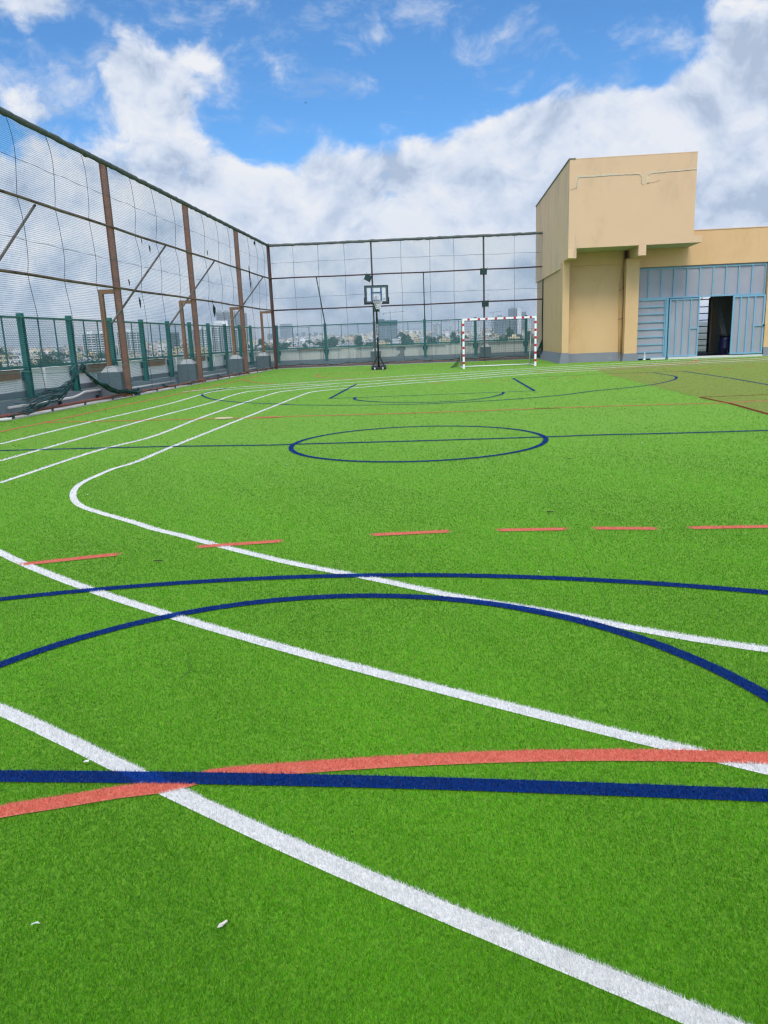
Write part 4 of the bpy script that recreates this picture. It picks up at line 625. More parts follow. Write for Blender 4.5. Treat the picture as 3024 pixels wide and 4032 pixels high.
PB('plinth',M_grey_paint,lambda t:t.add([(8.44,.30,0),(16,.30,0),(16,.6,0),(8.44,.6,0),(8.46,.38,.378),(16,.38,.378),(16,.6,.378),(8.46,.6,.378)],[(0,3,2,1),(4,5,6,7),(0,1,5,4),(1,2,6,5),(2,3,7,6),(3,0,4,7)]))
PB('pillar',M_yel,lambda t:t.box((-.33,0,.46),(-.04,.749,4.34)))
PB('pillar',M_yel,lambda t:t.box((2.40,.1,.33),(2.95,.52,4.34)))
# raised block, drop beams, canopy
PB('upper_block',M_yel_u,lambda t:(t.box((-.30,-1.2,4.742),(4.74,-.9,8.17)),t.box((4.54,-.9,4.9),(4.74,10.2,8.17)),t.box((-.10,9.9,4.742),(4.54,10.2,8.17)),t.box((-.10,-.9,7.9),(4.54,9.9,8.1))))
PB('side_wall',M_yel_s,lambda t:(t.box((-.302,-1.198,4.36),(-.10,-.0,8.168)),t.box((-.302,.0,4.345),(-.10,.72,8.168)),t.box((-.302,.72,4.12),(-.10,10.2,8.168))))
PB('drop_beam',M_yel_u,lambda t:t.box((-.099,-1.198,4.345),(.035,.0,4.741)))
PB('drop_beam',M_yel_u,lambda t:t.box((2.56,-1.198,4.335),(2.87,.51,4.741)))
PB('canopy',M_yel_u,lambda t:(t.box((4.741,-1.2,4.742),(5.09,.515,5.015)),t.box((4.741,-1.19,5.016),(4.76,.515,5.02))))
PB('canopy_underside',M_under,lambda t:(t.box((.036,-1.18,4.735),(2.559,.6,4.744)),t.box((2.871,-1.18,4.735),(5.07,.515,4.741))))
PB('coping',M_cop,lambda t:(t.box((-.33,-1.215,8.17),(-.06,10.22,8.225)),))
PB('coping',M_yel_u,lambda t:(t.box((-.05,-1.205,8.17),(4.75,-.9,8.2)),t.box((4.5,-.9,8.17),(4.75,10.2,8.2)),t.box((2.9,.50,5.40),(16,.82,5.43))))
# broken plaster line
CR=[(-.29,7.06),(-.19,7.06),(-.01,7.1),(.01,7.45),(.10,7.50),(.61,7.50),(1.32,7.51),(2.0,7.50),(2.48,7.49),(2.57,7.38),(2.57,7.14),(2.66,7.09)]
CR2=[(2.80,7.12),(2.82,7.40),(2.92,7.49),(3.68,7.52),(4.2,7.53),(4.735,7.55)]
def crackstrip(pts,wid,seed,y):
    def fn(t):
        rg=np.random.default_rng(seed); P=[]
        for (a,b),(c,d) in zip(pts[:-1],pts[1:]):
            k=max(1,int(math.hypot(c-a,d-b)/.045))
            for j in range(k): P.append((a+(c-a)*j/k,b+(d-b)*j/k))
        P.append(pts[-1]); P=np.array(P)+rg.normal(0,.006,(len(P),2)); T=np.gradient(P,axis=0); T/=np.linalg.norm(T,axis=1)[:,None]; N=np.c_[-T[:,1],T[:,0]]
        vs=[];fs=[]
        for i,p in enumerate(P):
            w1=wid(p[0])*(.55+.9*rg.random()); w2=wid(p[0])*(.5+.8*rg.random())
            a=p+N[i]*w1; b=p-N[i]*w2
            for q in (a,b): vs.append((q[0],y,q[1]))
            for q in (a,b): vs.append((q[0],-1.2005,q[1]))
            if i: j=4*i; fs+= [(j-4,j-3,j+1,j),(j-4,j,j+2,j-2),(j-3,j-1,j+3,j+1)]
        t.add(vs,fs)
    return fn
PB('broken_plaster',M_plast,crackstrip(CR[2:],lambda x:.036 if x<1.6 else .022,1,-1.206))
PB('broken_plaster',M_plast,crackstrip(CR2,lambda x:.04 if x<3.2 else .018,2,-1.206))
PB('crack',M_crack,crackstrip([(x,z-.03) for x,z in CR],lambda x:.006,3,-1.209))
PB('crack',M_crack,crackstrip([(x,z-.028) for x,z in CR2[1:]],lambda x:.006,4,-1.209))
PB('crack',M_crack,crackstrip([(2.80,7.09),(2.86,7.12),(3.05,7.13),(3.3,7.2)],lambda x:.012 if x<2.9 else .004,5,-1.209))
# pipes on the recess
def f(t):
    t.tube([(2.28,.55,.0),(2.27,.55,1.2),(2.24,.55,2.5),(2.25,.55,3.4),(2.33,.55,4.2),(2.34,.55,4.7)],.022,8)
    t.tube([(2.36,.57,.0),(2.35,.57,1.8),(2.37,.57,4.7)],.018,8)
PB('drain_pipe',M_ypipe,f,smooth=True)
for z,x in ((3.06,2.24),(3.14,2.36),(1.82,2.24),(1.84,2.35)): PB('clamp',M_rust,lambda t:t.tube([(x-.04,.53,z),(x+.04,.53,z+.02)],.02,6))
# ------------------ gate screens
GW=.60
def frame_panel(name, x0,x1,z0,z1,w,vert=(),hor=(),cross=(),tw=.055,parent=None,bar=.05):
    """flat steel frame with a sheet set behind it"""
    t=MB(FB)
    t.box((x0,w-.03,z0),(x0+tw,w+.03,z1)); t.box((x1-tw,w-.03,z0),(x1,w+.03,z1)); t.box((x0+tw,w-.03,z0),(x1-tw,w+.03,z0+tw)); t.box((x0+tw,w-.03,z1-tw),(x1-tw,w+.03,z1))
    fr_=t.build(name,M_blue,parent or bd)
    for v in vert:
        t=MB(FB); t.box((v-bar/2,w-.025,z0+tw),(v+bar/2,w+.02,z1-tw)); t.build('bar',M_blue,fr_)
    for h in hor:
        t=MB(FB); t.box((x0+tw,w-.025,h-bar/2),(x1-tw,w+.02,h+bar/2)); t.build('bar',M_blue,fr_)
    for (a,b,h) in cross:
        t=MB(FB); t.box((a,w-.024,h-bar/2),(b,w+.019,h+bar/2)); t.build('bar',M_blue,fr_)
    # the sheet is a little buckled
    vs=[];fs=[];nx,nz=26,14; rg=np.random.default_rng(int(x0*100))
    ax,az=rg.random(2)*6
    for i in range(nx+1):
        for j in range(nz+1):
            u,v=i/nx,j/nz; X_=x0+.02+(x1-x0-.04)*u; Z_=z0+.02+(z1-z0-.04)*v
            vs.append((X_,w+.024+.010*math.sin(X_*2.7+ax)*math.sin(Z_*2.2+az)+.006*math.sin(X_*7+Z_*3),Z_))
    for i in range(nx):
        for j in range(nz): a=i*(nz+1)+j; fs.append((a,a+nz+1,a+nz+2,a+1))
    t=MB(FB); t.add(vs,fs); t.build('sheet',M_sheet,fr_,smooth=True)
    return fr_
frame_panel('upper_screen',2.952,8.44,2.63,3.93,GW,vert=(3.47,4.02,4.56,5.12,5.66,6.22,6.76,7.3,7.86))
PB('lintel',mat('grey_lintel',(.14,.15,.16),.7,.2,3),lambda t:t.box((2.952,.55,3.931),(8.44,.66,3.979)))
frame_panel('side_screen',2.952,4.26,.06,2.628,GW,hor=(2.3,1.99,1.65,1.34,1.0,.67,.34))
PB('gate_post',M_blue,lambda t:t.box((4.262,.52,.02),(4.36,.64,2.628)))
dA=frame_panel('sliding_door',4.40,5.68,.10,2.60,.50,vert=(4.70,5.0,5.31),cross=((5.335,5.62,1.31),))
dB=frame_panel('sliding_door',7.03,8.40,.12,2.62,.36,vert=(7.37,7.67,7.97),cross=((7.995,8.34,1.32),),tw=.07,bar=.06)
t=MB(FB); t.tube([(8.37,.30,1.32),(8.37,.24,1.32)],.04,10); t.build('handle',M_black,dB)
t=MB(FB); t.tube([(4.40,.46,.12),(4.40,.46,2.58)],.02,8); t.build('hinge_rod',M_blue,dA)
PB('threshold',M_pvc,lambda t:t.box((4.4,.36,.0),(8.44,.72,.085)))
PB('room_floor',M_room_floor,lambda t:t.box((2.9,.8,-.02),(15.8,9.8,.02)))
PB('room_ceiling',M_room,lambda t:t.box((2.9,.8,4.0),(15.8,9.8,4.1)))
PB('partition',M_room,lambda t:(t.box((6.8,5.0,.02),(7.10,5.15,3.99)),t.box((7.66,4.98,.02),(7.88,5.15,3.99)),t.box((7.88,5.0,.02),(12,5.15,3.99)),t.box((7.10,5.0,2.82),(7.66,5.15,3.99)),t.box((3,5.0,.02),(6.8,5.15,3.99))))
PB('door_jamb',mat('pale_jamb',(.6,.6,.6),.6,.1,3),lambda t:t.box((7.66,4.94,.16),(7.73,4.979,2.8)))
PB('door_jamb',M_ypipe,lambda t:t.box((7.74,4.93,.02),(7.86,4.975,2.9)))
def f(t):
    t.tube([(7.57,4.95,.12),(7.57,4.95,2.72)],.035,6); t.tube([(7.2,4.95,2.68),(7.2,4.95,2.95)],.02,6)
    for z in (2.66,2.31,1.99,1.67,1.37,1.04,.74,.45): t.box((7.08,4.93,z-.022),(7.57,4.97,z+.022))
PB('grille',M_blackm,f)
# things inside the doorway
dr=empty('storage_drum',FB((7.3,1.7,0.02))); tag(dr,'dark blue plastic drum with black lid standing inside the open doorway','drum')
c0=FB((7.3,1.7,0))
t=MB(); t.tube([c0+Vector((0,0,z)) for z in (.02,.06,.35,.38,.41,.7,.9)],[.24,.27,.28,.295,.28,.27,.25],20); t.build('body',M_drum,dr,smooth=True)
t=MB(); t.tube([c0+Vector((0,0,z)) for z in (.9,.93,.97,1.0)],[.30,.31,.29,.12],20); t.build('lid',M_black,dr,smooth=True)
for k in range(5):
    a=FB((7.02+.05*k,2.6,.03)); b=FB((6.75+.05*k+.02*k,3.0,3.3)); t=MB(); t.tube([FB((7.35+.04*k,1.35+.05*k,.03)),FB((6.62+.09*k,2.35,3.2))],.014,6)
    o=t.build('leaning_pole',mat('dull_pole',(.10,.12,.12),.5,.2,5),origin='base'); tag(o,'thin grey pole leaning inside the dark doorway behind the open blue door','pole',group='poles leaning in the doorway')
# ------------------------------------------------------------------ portable basketball hoop
HX,HY=.03,35.05
hoop=empty('basketball_hoop',(HX,HY,0)); tag(hoop,'black portable basketball hoop with clear backboard standing on the turf','basketball hoop')
def HP(name,m,fn,bevel=0,smooth=False,parent=None,fr=None):
    t=MB(fr or (lambda p:(HX+p[0],HY+p[1],p[2]))); fn(t); return t.build(name,m,parent or hoop,bevel=bevel,smooth=smooth)
base=HP('base',M_black,lambda t:(t.add([(-.33,0,.0),(.33,0,.0),(.36,1.05,.0),(-.36,1.05,.0),(-.33,.0,.12),(.33,.0,.12),(.30,.12,.19),(-.30,.12,.19),(.34,.95,.19),(-.34,.95,.19),(.36,1.05,.12),(-.36,1.05,.12)],
   [(0,3,2,1),(0,1,5,4),(4,5,6,7),(7,6,8,9),(9,8,10,11),(3,11,10,2),(1,2,10,8,6,5),(0,4,7,9,11,3)])),bevel=.015)
for x in (-.185,.185):
    HP('wheel',M_white,lambda t:t.tube([(x-.018,-.03,.055),(x+.018,-.03,.055)],.052,14),parent=hoop)
    HP('wheel_arch',mat('grey_black_plastic',(.05,.05,.055),.5,.2,5),lambda t:t.box((x-.05,-.012,.0),(x-.022,.05,.135)))
pole=HP('pole',M_blackm,lambda t:t.tube([(0,.05,.10),(0,.06,1.3),(0,.07,2.3),(0,.09,3.05),(0,.10,3.3)],.044,14),smooth=True)
HP('collar',M_blackm,lambda t:(t.tube([(0,.06,1.33),(0,.06,1.37)],.052,14),t.tube([(0,.07,2.28),(0,.07,2.32)],.052,14),t.tube([(0,.05,.55),(0,.05,.62)],.054,14)))
for x in (-.25,.25): HP('brace',M_blackm,lambda t:t.tube([(x,.35,.18),(x*.08,.06,.66)],.018,8))
# tall white lettering plate down the front of the pole
def letters(t):
    z=1.62
    rg=np.random.default_rng(2)
    for i,k in enumerate((.055,.05,.04,.05,.045,.05,.05,.035)):
        z0=2.06-.058*i; t.box((-.019,.012,z0-.045),(.013,.0165,z0)) if i in(0,1,3) else (t.box((-.019,.012,z0-.045),(-.006,.0165,z0)),t.box((-.006,.012,z0-.012),(.015,.0165,z0)),t.box((.004,.012,z0-.045),(.015,.0165,z0-.02)))
    t.box((-.012,.012,1.47),(.014,.0165,1.56))
HP('lettering',M_white,letters)
yb=R(10); bx_=Vector((math.cos(yb),math.sin(yb),0)); by_=Vector((-math.sin(yb),math.cos(yb),0)); BC=Vector((HX+.02,HY-.72,0))
def FH(p): return BC+bx_*p[0]+by_*p[1]+Vector((0,0,p[2]))
def BP(name,m,fn,bevel=0,smooth=False,parent=None): return HP(name,m,fn,bevel,smooth,parent,FH)
ZB,ZT=2.905,3.70; HWB=.535
bb=BP('backboard',M_black,lambda t:(t.box((-HWB,-.02,ZT-.03),(HWB,.03,ZT)),t.box((-HWB,-.02,ZB),(HWB,.03,ZB+.065)),t.box((-HWB,-.02,ZB+.065),(-HWB+.035,.03,ZT-.03)),t.box((HWB-.035,-.02,ZB+.065),(HWB,.03,ZT-.03)),
   t.box((-HWB-.03,-.03,ZB-.015),(-HWB+.02,.035,ZB+.27)),t.box((HWB-.02,-.03,ZB-.015),(HWB+.03,.035,ZB+.27)),t.box((-HWB+.02,-.03,ZB-.015),(HWB-.02,.035,ZB+.045))))
BP('board_frame',M_boardgrey,lambda t:(t.box((-.5,-.012,ZT-.10),(.5,.02,ZT-.0305)),t.box((-.5,-.012,ZB+.0655),(.5,.02,ZB+.12)),t.box((-.5,-.012,ZB+.12),(-.425,.02,ZT-.10)),t.box((.425,-.012,ZB+.12),(.5,.02,ZT-.10))),parent=bb)
BP('board_trim',M_boardblue,lambda t:(t.box((-.245,-.014,ZB+.1205),(-.18,.018,ZT-.1005)),t.box((.18,-.014,ZB+.1205),(.245,.018,ZT-.1005)),t.box((-.18,-.014,3.36),(.18,.018,3.42)),t.box((-.18,-.014,ZB+.1205),(.18,.018,ZB+.165))),parent=bb)
m=bpy.data.materials.new('clear_acrylic'); m.use_nodes=True; nt=m.node_tree; T_=NT(nt); out=[x for x in nt.nodes if x.type=='OUTPUT_MATERIAL'][0]
tr=T_.n('ShaderNodeBsdfTransparent'); tr.inputs[0].default_value=(.93,.95,.96,1); gl_=nt.nodes['Principled BSDF']; gl_.inputs['Base Color'].default_value=(.8,.82,.85,1); gl_.inputs['Roughness'].default_value=.15
mx=T_.n('ShaderNodeMixShader'); mx.inputs[0].default_value=.28; T_.set(mx.inputs[1],tr.outputs[0]); T_.set(mx.inputs[2],gl_.outputs[0]); T_.set(out.inputs['Surface'],mx.outputs[0])
BP('clear_panel',m,lambda t:t.box((-.424,-.002,ZB+.121),(.424,.006,ZT-.101)),parent=bb)
# maker's mark: small ring with side dashes
def logo(t):
    cx,cz=.345,3.115
    t.tube([(cx+.034*math.cos(a),-.006,cz+.034*math.sin(a)) for a in np.linspace(0,2*math.pi,17)],.004,5,cap=False)
    t.tube([(cx-.06,-.006,cz),(cx-.015,-.006,cz-.004)],.004,5); t.tube([(cx+.015,-.006,cz+.004),(cx+.06,-.006,cz+.008)],.004,5); t.tube([(cx-.018,-.006,cz+.018),(cx+.02,-.006,cz-.018)],.004,5)
BP('logo',M_blackm,logo,parent=bb)
def arms(t):
    for sx in (-.16,.16): t.tube([(sx,.02,3.34),(sx*.35,.16,3.05)],.012,6)
    t.box((-.03,.02,3.0),(.03,.12,3.26)); t.tube([(0,.06,3.1),(0.0,.70,3.22)],.028,8); t.tube([(0,.06,3.0),(0,.72,2.86)],.028,8)
BP('support_arm',M_boardgrey,arms)
RC=Vector((0,-.30,3.05))
rim=BP('rim',M_orim,lambda t:(t.tube([(RC.x+.225*math.cos(a),RC.y+.225*math.sin(a),RC.z) for a in np.linspace(0,2*math.pi,29)],.010,8,cap=False),t.box((-.09,-.10,3.035),(.09,-.0145,3.06)),t.box((-.07,-.0145,2.99),(.07,-.0142,3.06))),smooth=False)
def hn(t):
    n=14; rows=[(.222,0),(.20,-.07),(.165,-.15),(.13,-.23),(.105,-.31),(.09,-.38)]
    for k in range(n):
        for sg in (1,-1):
            pts=[]
            for i,(r_,dz) in enumerate(rows):
                a=2*math.pi*(k+sg*.5*i)/n; pts.append((RC.x+r_*math.cos(a)*(1+.03*math.sin(3*a)),RC.y+r_*math.sin(a),RC.z+dz+.008*math.sin(5*a)))
            t.tube(pts,.0055,5)
BP('net',M_netw,hn,parent=rim)

# ------------------------------------------------------------------ goal
GA=Vector((3.62,32.46,0)); GB=Vector((6.77,32.53,0)); gx=(GB-GA).normalized(); gy=Vector((-gx.y,gx.x,0)); GW_=(GB-GA).length
goal=empty('handball_goal',GA+gx*GW_/2); tag(goal,'red and white striped handball goal with net standing on the turf','goal')
def FG(p): return GA+gx*p[0]+gy*p[1]+Vector((0,0,p[2]))
def GPt(name,m,fn,smooth=False,parent=None): 
    t=MB(FG); fn(t); return t.build(name,m,parent or goal,smooth=smooth)
reds=[.245+.316*i for i in range(6)]
def post(x):
    def fn(t):
        z=0
        for r in reds+[2.2]:
            a=min(r-.052,2.0)
            t.box((x,-.04,z),(x+.08,.04,a),0)
            if r<2.0: t.box((x,-.04,a),(x+.08,.04,r+.052),1); z=r+.052
    return fn
GPt('post',[M_white,M_red],post(0)); GPt('post',[M_white,M_red],post(GW_-.08))
def bar(t):
    xs=[.265,.70,1.02,1.42,1.79,2.22,2.57,2.90]; x=0
    for r in xs: t.box((x,-.04,2.0),(r-.05,.04,2.08),0); t.box((r-.05,-.04,2.0),(r+.05,.04,2.08),1); x=r+.05
    t.box((x,-.04,2.0),(GW_,.04,2.08),0)
GPt('crossbar',[M_white,M_red],bar)
GPt('ground_bar',M_white,lambda t:t.tube([(.04,1.15,.05),(GW_-.04,1.15,.05)],.022,10),smooth=True)
for x in (.04,GW_-.04):
    GPt('side_bar',M_white,lambda t:t.tube([(x,.04,.05),(x,1.15,.05)],.026,8),smooth=True)
    GPt('net_support',M_white,lambda t:t.tube([(x,.03,2.03),(x,.35,2.06),(x,.62,1.95),(x,.78,1.6),(x,.95,.9),(x,1.15,.05)],.018,8),smooth=True)
def net(t):
    prof=[(.04,2.03),(.4,2.0),(.66,1.78),(.82,1.35),(.95,.85),(1.12,.3),(1.2,.03)]
    L=np.cumsum([0]+[math.hypot(b[0]-a[0],b[1]-a[1]) for a,b in zip(prof[:-1],prof[1:])]); 
    def at(s): return np.interp(s,L,[p[0] for p in prof]),np.interp(s,L,[p[1] for p in prof])
    for x in np.arange(.05,GW_-.02,.105):
        pts=[]
        for s in np.linspace(0,L[-1],13):
            y,z=at(s); pts.append((x+.012*math.sin(s*4+x*5),y+.05*math.sin(x*2.1)*math.sin(s*1.2),z-.03*abs(math.sin(x*3))*math.sin(s*1.3)))
        t.tube(pts,.0028,4,cap=False)
    for s in np.arange(.08,L[-1],.105):
        y,z=at(s); t.tube([(x,y+.05*math.sin(x*2.1)*math.sin(s*1.2),z-.03*abs(math.sin(x*3))*math.sin(s*1.3)) for x in np.linspace(.03,GW_-.03,18)],.0028,4,cap=False)
    for x in (.03,GW_-.03):
        for z in np.arange(.1,2.0,.105):
            yy=np.interp(z,[.03,.3,.85,1.35,1.78,2.0],[1.18,1.1,.95,.82,.66,.4]); t.tube([(x,.03,z),(x,yy,z)],.0028,4,cap=False)
        for y in np.arange(.12,1.1,.105):
            zz=np.interp(y,[.04,.4,.66,.82,.95,1.12,1.2],[2.03,2.0,1.78,1.35,.85,.3,.03]); t.tube([(x,y,.03),(x,y,zz)],.0028,4,cap=False)
    # loose bunch trailing on the turf at the near-left corner
    rg=np.random.default_rng(9)
    for k in range(16):
        x0=-.02-.4*rg.random(); t.tube([(.02,.9+.3*rg.random(),.1+.5*rg.random()),(x0*.5,1.0+.4*rg.random(),.06+.15*rg.random()),(x0,1.2+.5*rg.random(),.02)],.005,4)
GPt('net',M_netg,net)

# ------------------------------------------------------------------ litter on the turf
def scrap(name,label,loc,pts,h,m,cat='litter',group=None,rz=0):
    t=MB(); n=len(pts); rg=np.random.default_rng(int(abs(loc[0])*100+loc[1]*10))
    vs=[(x,y,.012+h*rg.random()) for x,y in pts]; vs+=[(x*.96,y*.96,z+.003) for x,y,z in vs]
    t.add(vs,[tuple(range(n-1,-1,-1)),tuple(range(n,2*n))]+[(i,(i+1)%n,n+(i+1)%n,n+i) for i in range(n)])
    o=t.build(name,m); o.location=loc; o.rotation_euler.z=rz; return tag(o,label,cat,group)
M_paper=mat('torn_paper',(.62,.57,.52),.8,.1,20); M_fleck=mat('white_fleck',(.72,.74,.76),.7,.1,30); M_dry=mat('dark_leaf_bit',(.02,.022,.012),.8,.3,30); M_stick=mat('pale_wood_piece',(.62,.50,.34),.7,.15,9)
scrap('paper_scrap','torn beige paper scrap lying on the nearest green turf',(-.436,1.55,0),[(-.008,-.012),(.004,-.009),(.006,.002),(.013,.010),(.009,.014),(.001,.006),(-.007,.003)],.006,M_paper)
scrap('paper_fleck','white curled fleck on turf at lower left',(-.902,1.574,0),[(-.009,-.004),(.0,-.002),(.009,.005),(.004,.006),(-.003,.002)],.008,M_fleck)
scrap('paper_fleck','white fleck on turf beside the lowest white line, left of the navy line',(-1.057,2.317,0),[(-.008,-.006),(.009,-.004),(.006,.007),(-.003,.004)],.006,M_fleck)
t=MB(); t.add([(-.16,-.03,.015),(-.04,-.075,.015),(.17,.01,.015),(.12,.04,.015),(-.15,.02,.015),(-.16,-.03,.045),(-.04,-.07,.05),(.17,.01,.04),(.12,.04,.04),(-.15,.02,.045)],[(4,3,2,1,0),(5,6,7,8,9)]+[(i,(i+1)%5,5+(i+1)%5,5+i) for i in range(5)])
o=t.build('wood_piece',M_stick); o.location=(-3.003,14.414,0); tag(o,'flat pale piece of wood lying on the orange line','wood piece')
for (x,y,lab) in ((1.304,5.699,'small black leaf bit beyond the orange dashes near the turf seam'),(2.08,8.17,'small black leaf bit on turf right of the blue centre circle'),(-1.509,4.76,'tiny dark leaf bit between the first two orange dashes')):
    scrap('leaf_bit',lab,(x,y,0),[(-.03,-.008),(.0,-.012),(.035,.002),(.01,.012),(-.02,.006)],.008,M_dry)
for (x,y,a,lab) in ((-.892,3.062,.9,'thin dark curled thread on turf inside the navy semicircle'),):
    t=MB(); t.tube([(-.09,-.06,.012),(-.03,-.05,.016),(.02,-.0,.014),(.03,.05,.017),(.07,.07,.013)],.0012,5); o=t.build('thread',mat('green_black_thread',(.02,.06,.012),.8,.2,30)); o.location=(x,y,0); o.rotation_euler.z=a; tag(o,lab,'thread')
rg=np.random.default_rng(21)
spots=[(-1.1,8.55),(2.6,7.2),(1.9,7.7),(3.2,9.1),(-2.9,7.2),(-2.4,6.3),(.9,4.2),(2.3,3.1),(3.3,14.5),(4.1,15.6),(-3.9,10.8),(-2.2,12.7),(5.1,13.1),(1.1,6.9),(-.3,5.9),(-4.8,14.2),(1.5,9.3),(2.8,13.2),(-1.9,9.2)]
for i,(x,y) in enumerate(spots):
    k=.004+.0011*y
    c=scrap('paper_fleck','tiny white fleck scattered on the green turf',(x,y,0),[(-k*.6,-k*.4),(k*.5,-k*.35),(k*.6,k*.3),(-k*.2,k*.5)],.01,M_fleck,group='tiny white flecks on the turf',rz=rg.random()*6)
o=None
t=MB(); t.tube([(-.14,0,.05),(.12,0.02,.05)],.035,10); o=t.build('plastic_tube',M_pvc); o.location=(-7.86,15.75,0); o.rotation_euler.z=.5; tag(o,'white plastic tube end lying under the red pipe at left','tube')
t=MB(); t.tube([FB((3.35,.30,.0)),FB((3.35,.30,.2))],[.06,.05],10); t.tube([FB((3.35,.30,.2)),FB((3.35,.30,.36))],.028,10); o=t.build('water_bottle',mat('clear_bottle',(.55,.58,.6),.2,.1,5),origin='base'); tag(o,'clear plastic bottle standing against the grey side screen','bottle')
t=MB(); t.tube([FB((3.22,.0,.04)),FB((3.30,.02,.04))],.035,8); o=t.build('paper_cup',M_white,origin='base'); tag(o,'white paper cup lying on the turf before the bottle','cup')
t=MB(); t.box((0,0,0),(1,1,1)); 
t=MB(FB); t.box((3.62,.30,.01),(4.24,.36,.09)); o=t.build('white_plank',M_pvc,origin='base'); tag(o,'white plank lying along the foot of the side screen','plank')
# ------------------------------------------------------------------ two birds in flight
def bird(loc,rz,s,label,up):
    t=MB(); sec=[(-.5,.02),(-.3,.07),(0,.10),(.25,.085),(.42,.05),(.5,.012)]
    n=8; vs=[];fs=[]
    for x,r in sec:
        for j in range(n): a=2*math.pi*j/n; vs.append((x*s,r*math.cos(a)*s,r*.8*math.sin(a)*s))
    for i in range(len(sec)-1):
        for j in range(n): fs.append((i*n+j,i*n+(j+1)%n,(i+1)*n+(j+1)%n,(i+1)*n+j))
    t.add(vs,fs)
    for sg in (1,-1):
        w=[(.25,.07),(.28,.45),(-.05,1.05),(-.12,.95),(-.12,.45),(-.15,.07)]
        z=lambda y: up*y*s*(1 if sg>0 else .8)
        vs=[(x*s,sg*y*s,z(y)+.012*s) for x,y in w]+[(x*s,sg*y*s,z(y)-.012*s) for x,y in w]
        t.add(vs,[tuple(range(6)),tuple(range(11,5,-1))]+[(i,(i+1)%6,6+(i+1)%6,6+i) for i in range(6)])
    t.add([(-.45*s,-.03*s,0),(-.45*s,.03*s,0),(-.8*s,.1*s,0),(-.8*s,-.1*s,0),(-.45*s,0,.02*s),(-.8*s,0,.015*s)],[(0,1,2,3),(0,4,1),(2,5,3),(1,4,5,2),(0,3,5,4)])
    o=t.build('bird',mat('dark_plumage',(.012,.012,.016),.7,.2,9)); o.location=loc; o.rotation_euler=(.35,.2,rz); tag(o,label,'bird'); return o
# ------------------------------------------------------------------ camera
CAMZ=1.39; FPX=1612.0
p=R(13.06); r_=R(-2.3)
fw=Vector((0,math.cos(p),-math.sin(p))); u0=Vector((0,math.sin(p),math.cos(p))); r0=Vector((1,0,0))
rt=r0*math.cos(r_)+u0*math.sin(r_); upv=-r0*math.sin(r_)+u0*math.cos(r_)
cd=bpy.data.cameras.new('camera'); cam=bpy.data.objects.new('camera',cd); COL.objects.link(cam)
cam.matrix_world=Matrix(((rt.x,upv.x,-fw.x,0),(rt.y,upv.y,-fw.y,0),(rt.z,upv.z,-fw.z,CAMZ),(0,0,0,1)))
cd.sensor_fit='VERTICAL'; cd.sensor_height=36; cd.lens=36*FPX/2212; cd.clip_start=.05; cd.clip_end=30000
sc.camera=cam
def sky_dir(u,v):
    d=fw*FPX+rt*(u-829.5)+upv*(1106-v); return d.normalized()
def at_az(az,dist): return Vector((dist*math.sin(R(az)),dist*math.cos(R(az)),0))
for (u,v,ds,s,rz,lab,up) in ((660,221,85,.16,2.6,'dark bird in flight against the blue sky above the clouds',-.5),(1106,370,110,.13,.4,'small dark bird flying in front of the white cloud bank',.5)):
    d=sky_dir(u,v); bird(Vector((0,0,CAMZ))+d*ds,rz,s,lab,up)

# ------------------------------------------------------------------ the city: rolling ground, houses, trees, towers
def gz(x,y):
    r=np.hypot(x,y); t=np.clip((r-700)/4300,0,1); s=t*t*(3-2*t)
    az=np.degrees(np.arctan2(x,y))
    return -15+ s*(33+8*np.sin(az*.35+1)+6*np.sin(az*.9)) + 1.5*np.sin(x*.004)*np.sin(y*.003)
na,nr=90,60; azs=np.linspace(-75,75,na); rs=np.concatenate([[20],np.geomspace(60,5800,nr-1)])
AZ,RR=np.meshgrid(np.radians(azs),rs); Xg=RR*np.sin(AZ); Yg=RR*np.cos(AZ); Zg=gz(Xg,Yg)
idx=np.arange(na*nr).reshape(nr,na); Fg=np.stack([idx[:-1,:-1],idx[:-1,1:],idx[1:,1:],idx[1:,:-1]],-1).reshape(-1,4)
M_ground=mat('city_ground',(.12,.13,.09),.9,.3,.02,[((.03,.055,.03),.012,.42,.6,U1),((.30,.28,.24),.05,.6,.72,U1)])
o=npmesh('terrain',np.c_[Xg.ravel(),Yg.ravel(),Zg.ravel()],Fg,M_ground,smooth=True); tag(o,'rolling city ground reaching to the horizon',kind='structure')
big=MB(); big.add([(-9000,-6000,-41),(9000,-6000,-41),(9000,9000,-41),(-9000,9000,-41)],[(0,1,2,3)]); o=big.build('ground',M_ground); tag(o,'ground far below the roof',kind='structure')

